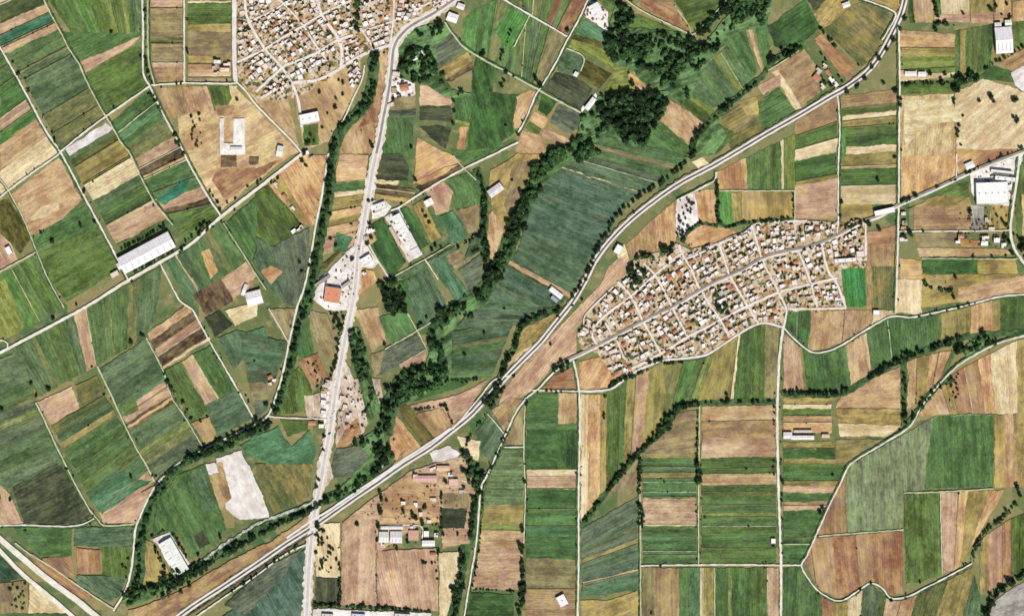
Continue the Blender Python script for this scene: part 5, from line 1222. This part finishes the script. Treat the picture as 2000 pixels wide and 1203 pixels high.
belt('1862,178 1882,160 1906,148 1930,132', 12, .026, (4, 7), 'thick end of the tree row at top right', 'leaf_dark')
belt('1760,166 1800,164 1860,162', 5, .03, (2.5, 4.5), 'hedge across the top right below the white sheds', 'leaf_dark', 'hedge')
belt('1830,48 1866,46', 8, .03, (3, 5), 'hedge at top right below the first bare strips', 'leaf_dark', 'hedge')
belt('2004,1116 1970,1140 1944,1160 1930,1184 1922,1208', 9, .034, (3.5, 6), 'dark tree belt in the bottom right corner', 'leaf_dark')
belt('1984,980 1960,1010 1926,1036 1906,1070 1898,1096', 7, .03, (2.5, 4.5), 'bushy ditch near the right edge', 'leaf')
belt('1250,890 1250,930 1248,966', 4, .06, (2.5, 4.5), 'black upright hedge above the pinkish strip, upper', 'leaf_dark', 'hedge')
belt('1249,986 1254,1010 1254,1036', 7, .05, (3, 4.5), 'black upright hedge left of the pinkish strip', 'leaf_dark', 'hedge')
belt('1361,900 1364,930 1362,950', 8, .045, (3, 5), 'black upright hedge left of the broad column', 'leaf_dark', 'hedge')
belt('1362,800 1362,850 1360,896', 3, .04, (2, 3.4), 'dotted hedge left of the brown ploughed strips', 'leaf_dark', 'hedge')
belt('1188,758 1204,744 1228,736 1266,722', 5, .06, (2.6, 4.2), 'black hedge under the south western village edge', 'leaf_dark', 'hedge')
belt('1262,706 1292,702', 9, .045, (3, 5), 'black clump on the southern village edge', 'leaf_dark', 'hedge')
belt('1296,710 1336,706', 4, .06, (2.4, 3.6), 'thin black hedge below the southern village street', 'leaf_dark', 'hedge')
belt('1182,772 1180,800 1180,820', 4, .05, (2.2, 3.6), 'short upright hedge below the village foot', 'leaf_dark', 'hedge')
wood('1074,722 1092,708 1110,704 1110,722 1102,732 1090,728', .04, (3.5, 5.5), 'dark clump around the pond left of the village foot', 'leaf_dark', 'wood', -2)
wood('1228,520 1244,512 1262,530 1252,552 1232,560 1224,544', .026, (4, 6), 'dark clump on the north western village edge', 'leaf_dark', 'wood', -2)
belt('1246,500 1270,500 1296,490 1316,480', 11, .03, (3.5, 5.5), 'long dark thicket on the northern village edge', 'leaf_dark')
wood('1386,562 1398,560 1410,590 1430,600 1426,614 1404,610 1396,580', .026, (3.5, 6), 'dark garden clump in the middle of the eastern village', 'leaf_dark', 'wood', -2)
wood('384,450 400,433 413,436 404,452 388,460', .05, (3, 5), 'dark square clump beside the western road', 'leaf_dark', 'wood', -2)
belt('262,531 300,512 342,487', 4, .05, (2.4, 3.8), 'dark hedge along the front of the long white warehouse', 'leaf_dark', 'hedge')
belt('238,487 280,466 324,440', 4, .05, (2.4, 3.8), 'dark hedge behind the long white warehouse', 'leaf_dark', 'hedge')
belt('318,724 330,750 342,772', 6, .04, (3, 5), 'dark hedge at the lower end of the orchard strips', 'leaf_dark', 'hedge')
belt('811,801 840,797 868,791 876,812 884,828', 3, .07, (2.2, 3.4), 'dark L shaped hedge above the diagonal highway', 'leaf_dark', 'hedge')
belt('868,746 900,742 940,738', 4, .05, (2.4, 3.8), 'dark hedge above the pinkish strip by the highway', 'leaf_dark', 'hedge')
belt('609,1180 660,1182 735,1187 840,1193', 5, .06, (2.8, 4.2), 'long black hedge along the bottom works', 'leaf_dark', 'hedge')
belt('862,954 862,990 861,1034', 4, .06, (2.6, 4), 'black hedge inside the compound', 'leaf_dark', 'hedge')
belt('664,1100 664,1176', 3, .06, (2.4, 3.6), 'black hedge right of the dark square by the highway', 'leaf_dark', 'hedge')
belt('1802,548 1816,560 1840,567 1860,568 1862,584', 4, .06, (2.4, 3.6), 'L shaped dark hedge near the right edge', 'leaf_dark', 'hedge')
belt('1758,396 1800,378 1866,350', 4, .05, (2.6, 4.2), 'dark hedge above the eastern road, right part', 'leaf_dark', 'hedge')
belt('1870,346 1930,318 1996,288', 4, .04, (2.2, 3.6), 'dark hedge above the eastern road by the right edge', 'leaf_dark', 'hedge')
belt('1992,470 2006,500', 14, .03, (3, 5), 'dark trees at the right edge beyond the white lane', 'leaf_dark')
belt('298,1047 322,1033', 4, .06, (2.4, 3.6), 'dark hedge above the lower white hall', 'leaf_dark', 'hedge')
belt('334,1036 350,1062 366,1088', 4, .05, (2.4, 3.6), 'dark hedge right of the lower white hall', 'leaf_dark', 'hedge')
belt('299,1062 316,1096 332,1132', 4, .05, (2.4, 3.6), 'dark hedge left of the lower white hall', 'leaf_dark', 'hedge')
belt('290,178 320,226 350,282 362,306', 5, .03, (2.4, 4), 'bushes along the white lane west of the village', 'leaf_dark', 'hedge')
belt('284,20 285,110 292,150 300,164', 3.5, .04, (2, 3.4), 'bushes along the left paired lane', 'leaf_dark', 'hedge')
belt('1526,1100 1526,1000 1523,900', 2.5, .02, (2, 3.2), 'scattered bushes along the southern lane', 'leaf_dark', 'hedge')
belt('990,846 976,878 956,924 944,952', 5, .03, (2.2, 3.8), 'bushes along the upper creek lane', 'leaf_dark', 'hedge')
belt('944,960 940,1010 936,1070 926,1128 920,1150', 3, .04, (2.2, 3.4), 'bushes right of the lower creek lane', 'leaf_dark', 'hedge')
belt('924,1150 1014,1154', 3, .06, (2.2, 3.4), 'thin dark hedge across the foot of the narrow column', 'leaf_dark', 'hedge')
belt('910,872 920,850 950,806 985,756', 6, .03, (2.4, 4), 'bushes along the lower side of the diagonal highway', 'leaf_dark', 'hedge')
belt('620,1042 560,1080 500,1122 440,1162', 4, .03, (2, 3.4), 'bushes between rail line and track at the bottom', 'leaf_dark', 'hedge')
mass('roadside_bush', BUSH, 'many small dark bushes dotted along farm lanes and field margins', 'bush', 'leaf_dark')
# ---- rows and lone trees one can count
ROW('in the hedge row left of the diagonal highway', 'from the top', '1342,318 1290,356 1230,398 1202,424 1184,456 1164,490 1146,536 1116,584', 34, 5, 2.5)
ROW('in the black row right of the southern lane', 'from the left', '1530,766 1560,768 1600,769 1636,769', 13, 5.2, 1)
ROW('on the upper arm of the wooded ditch', 'from the left', '1372,786 1410,785 1460,785 1508,784', 12, 3.6, 1)
ROW('in the row left of the highway above the hamlet', 'from the top', '664,622 660,662 657,700 650,726 646,738', 13, 4, 2)
ROW('in the dotted row down the brown striped land', 'from the top', '735,1078 735,1120 733,1178', 10, 2.2, .6)
ROW('in the short row inside the compound', 'from the left', '824,1098 852,1098', 5, 3.4, .6)
ROW('below the long pink roof in the compound', 'from the left', '820,950 858,947', 6, 2.8, 1)
ROW('in the row above the eastern village along the short track', 'from the top', '1549,378 1549,426', 8, 2.5, .6)
ROW('in the row up to the right edge at the top', 'from the left', '1934,128 1956,116 1980,104 2000,90', 9, 4, 1.5)
ROW('along the lower side of the highway curve', 'from the top', '1768,24 1756,58 1722,110 1700,138 1674,166 1655,180 1642,186', 9, 5, 2)
ROW('along the upper strips right of the highway', 'from the top', '1824,4 1828,22 1829,44 1824,62', 7, 4.6, 2)
ROW('beside the path at top centre', 'from the top', '998,58 990,84 982,104 976,122', 9, 3, 1.2)
ROW('above the western road left of the dark clump', 'from the left', '354,490 366,470 380,462', 5, 3.4, 1.5)
ROW('beside the winding lane near the right edge', 'from the left', '1790,620 1840,610 1880,598 1930,584', 13, 2.6, 1)
ROW('along the foot of the red field', 'from the left', '1046,766 1072,764 1100,766', 6, 2.8, 1)
ROW('across the wide yard beside the village football pitch', 'from the left', '1632,505 1664,500', 7, 3, 1)
ROW('below the right bank of the pond lane', 'from the top', '1030,782 1026,796', 3, 4, 1)
ROW('along the slanting lane beside the big dull plot', 'from the top', '100,256 112,284 120,296', 4, 2.8, .8)
ROW('along the road above the eastern village school', 'from the left', '1646,446 1666,440 1684,434 1698,438', 7, 4.4, 1.5)
ROW('along the ditch above the square behind the highway fork', 'from the left', '900,748 930,740', 4, 2.6, 1)
T('in the fields at the far top left', 'from the top', '218,64,4 275,110,3 284,112,3 25,122,3 36,146,4.2 56,178,4 92,250,2.8 107,277,3.6')
T('by the lanes just west of the upper village', 'from the top', '366,40,3 366,98,3.6 367,104,3 345,164,2.8 354,164,3 428,163,2.8 435,170,2.8 463,196,3.4')
T('around the field left of the long white warehouse', 'from the top', '143,312,3.4 182,356,2.6 175,361,2.6 165,374,4.6 195,430,2.8 185,434,4 158,441,4.2 103,473,5 80,455,2.6 86,452,2.6')
T('along the western road', 'from the right', '484,365,3 458,410,3 432,434,3 434,446,2.6 416,444,3 352,493,3 258,549,3.2 150,595,3.6 115,625,2.6 104,622,3.8')
T('by the lane junction above the western road', 'from the top', '410,374,3.4 416,384,3 425,396,4 430,410,4 444,396,3 460,388,3')
T('over the fields at lower left', 'from the top', '279,655,5 255,668,5 180,716,3 62,748,4 95,760,5.4 203,770,3 72,773,4 357,785,5 4,800,5 392,822,3 405,815,3 267,860,3.4 375,815,3')
T('along the slanting lane below the white warehouse', 'from the top', '467,766,3 480,772,2.8 486,785,3.2 366,800,3 372,818,3.2 497,705,3.4')
T('near the bottom left corner', 'from the top', '130,915,3.8 256,930,4.4 20,975,4.2 182,1007,3 50,1036,3 430,1048,5.4 250,1090,3 240,1104,4 246,1108,3 388,1082,4.2 298,928,3 305,930,3')
T('in the little grove at the bottom left', 'from the top', [(R.uniform(16, 50), y, R.uniform(2.6, 4)) for y in range(1136, 1190, 3)], None, False)
T('in the small orchard above the dark square beds', 'from the top', [(R.uniform(374, 396), y, R.uniform(2.4, 3.6)) for y in range(220, 290, 4)])
T('on the orange ground below the upper village', 'from the top', '640,153,3.4 702,150,4 662,158,3 670,163,4.2 625,181,4.2 670,186,4 657,194,3.6 655,210,4.6 640,222,3 630,250,3 648,258,3.4 614,276,3.6 600,280,4.4 606,264,3')
T('on the plot between canal and highway', 'from the top', '722,205,3 702,230,3.4 706,255,3.4 724,282,4 728,288,3.4')
T('around the crossroads on the western road', 'from the top', '604,278,4 594,300,5 590,316,5 598,324,4 606,308,3.4 542,348,4 530,356,4 504,358,4 510,352,3 588,446,4')
T('by the roadside yard under the dark grove', 'from the top', '784,152,4 776,184,3.4 782,188,3 768,194,4.8 750,104,3')
T('by the plots right of the lens shaped ones', 'from the top', '945,106,5 940,108,4 988,143,5 984,158,4 980,170,5 886,198,4 888,219,4 885,242,4 804,288,4 988,246,3')
T('at the crossing of the top centre tracks', 'from the top', '1109,61,5 1048,158,6.5 1056,168,6 1003,150,3 1012,264,4')
T('in the woodland clearing', 'from the top', '1268,134,8 1235,164,6.5 1292,165,5 1228,144,3')
T('around the white sheds at the top right', 'from the top', '1965,9,4 1945,12,3.4 1934,20,6 1972,34,4.4 1880,28,4 1956,30,3 1815,145,5 1845,147,4.4 1725,163,4 1859,150,3')
T('on the bleached fields near the right edge', 'from the top', '1935,190,6 1982,196,7 1940,200,4 1912,197,4 1978,230,4 1986,236,6 1880,227,3 1872,245,4 1870,256,5 1870,266,4 1862,194,4 1862,202,3.4 1876,284,3')
T('along the straight lane right of the eastern village', 'from the top', '1749,180,6 1757,194,5 1757,206,5 1748,308,3.4 1713,352,4.6 1642,396,5 1640,421,4 1776,456,7 1764,460,5 1698,438,6 1716,449,5.4 1812,452,2.6 1802,452,2.4')
T('around the farmsteads near the right edge', 'from the top', '1956,304,3.4 1894,414,5 1946,422,4 1958,432,5 1964,440,4 1962,464,6 1970,474,5 1880,462,3 1976,495,4.6 1964,499,3.4 1937,500,3 1900,502,4 1866,541,4.6 1847,551,3.4')
T('in the orchard beside the curving lane', 'from the top', [(R.uniform(1850, 1872), y, R.uniform(2, 3)) for y in range(728, 784, 3)])
T('beside the southern lane', 'from the top', '1512,795,3 1512,806,3 1511,822,3 1512,900,3 1510,912,3 1529,942,4.4 1512,926,3 1606,992,4.4 1602,1000,5.4 1510,1064,4 1626,928,3 1548,848,2 1590,848,2')
T('in the lower right fields', 'from the top', '1986,952,6.5 1992,966,5 1986,984,3.4 1988,1012,3.4 1700,1138,3 1680,1150,3 1740,1172,4 1768,1168,3 1782,1196,3.4 1598,1158,3 1796,1136,3.4')
T('by the lower column tracks', 'from the top', '1025,906,3 1025,940,4.6 1021,1034,6 1360,1000,3 1361,1092,3.4 1290,1105,3 1272,1196,3.6 1419,770,4 1420,784,6.4 1470,786,5')
T('around the highway above the village foot', 'from the top', '1090,618,3.2 1090,600,4 1137,585,3 1075,672,3 1010,720,3.4 1003,734,4 1118,596,3 1238,415,2.6')
T('on the plots below the dark square grove', 'from the top', '690,646,4 752,672,4.6 833,620,4 822,632,4.4 817,640,4 945,650,4 907,692,4 985,602,3')
T('in the tree dotted triangle by the highway', 'from the top', [(R.uniform(616, 618+min(46, max(8, (y-1016)*.9))), y, R.uniform(2.6, 4.2)) for y in [1018+2.1*k for k in range(48)]], None, True)
T('inside the brown walled compound', 'from the top', '742,960,4 745,972,6 755,976,4 742,998,8 788,998,5 830,990,5 806,1006,6 812,1012,6 826,1020,6.4 698,1022,5 740,1026,6 866,1042,4.6 894,1042,4 796,1046,3 737,1054,4.4 797,1058,4.4 776,1071,4 856,1078,5 870,940,5 888,944,3 906,950,4 852,1114,3 854,1130,3')
T('in the reddish orchard plot beside the highway', 'from the top', [(592+(y-696)*.38+R.uniform(0, 22), y, R.uniform(1.8, 2.8)) for y in range(704, 752, 2)], None, False)
T('between the trees of the cemetery', 'from the top', [(R.uniform(1322, 1356-max(0, (y-430)*.5)), y, R.uniform(2.4, 4)) for y in range(388, 466, 3)])
T('scattered over the roadside hamlet', 'from the top', '620,754,3 676,738,3.4 678,774,3 700,782,3 664,802,3 708,830,3 644,846,3 634,852,4 632,878,4 622,936,4 618,950,4 530,826,3 520,790,5 556,746,3 548,776,3.4')
T('along the white lane of the wooded canal', 'from the top', '586,512,4 590,530,4 604,518,3.4 645,418,4 686,438,3 720,392,4 646,466,4 656,480,4')
T('around the industrial yard', 'from the top', '812,352,4.6 728,392,4 778,425,3 784,398,3 826,412,4 832,424,4.4 838,434,4 722,438,4.4 724,464,5 718,476,5 688,507,5 844,488,4 850,480,4 862,484,3.4 1000,352,3')
T('on the farm beside the highway curve', 'from the top', '1604,106,3 1612,118,3 1620,136,3.4 1604,150,4 1610,164,4.6 1622,168,4.6 1638,150,3 1644,160,3 1648,8,3 1676,128,3')
for wh, ys in YARD:
    T('among the houses, '+wh, 'from the top', sorted([(x+1000, 601.5-y, R.uniform(1.8, 3.8)) for x, y in ys], key=lambda a: a[1]), 'garden trees of the villages', R.random() < .5, 1.3)
T('around the dark square of the upper village', 'from the top', '556,42,3.4 564,48,4 568,56,4 550,62,4 556,66,4 562,64,4 546,52,3.4 530,46,4 526,56,3.6 534,40,4 520,60,3')
WANT.sort(key=lambda a: -a[0])
big = [a for a in WANT if a[0] >= 3.3]; small = [a for a in WANT if a[0] < 3.3]
for nm, L in (('broadleaf_tree', big[:300]), ('bush', small[:280])):
    for r, x, y, lb, gp, dk, z in L: build_tree(nm, 'tree' if nm != 'bush' else 'bush', r, x, y, lb, gp, dk, z)
mass('small_tree', [(x, y, r) for r, x, y, lb, gp, dk, z in big[300:]+small[280:]], 'the many small trees and bushes dotted over villages and fields', 'tree', 'leaf_dark')
print('plots', NF[0], 'mass trees', NTREE[0], 'trees', NT[0], 'big/small', len(big), len(small), 'objects', len(bpy.data.objects))
for o in bpy.data.objects:
    if o.parent is None and 'label' in o and not 4 <= len(o['label'].split()) <= 16: print('LABEL', len(o['label'].split()), o['label'])
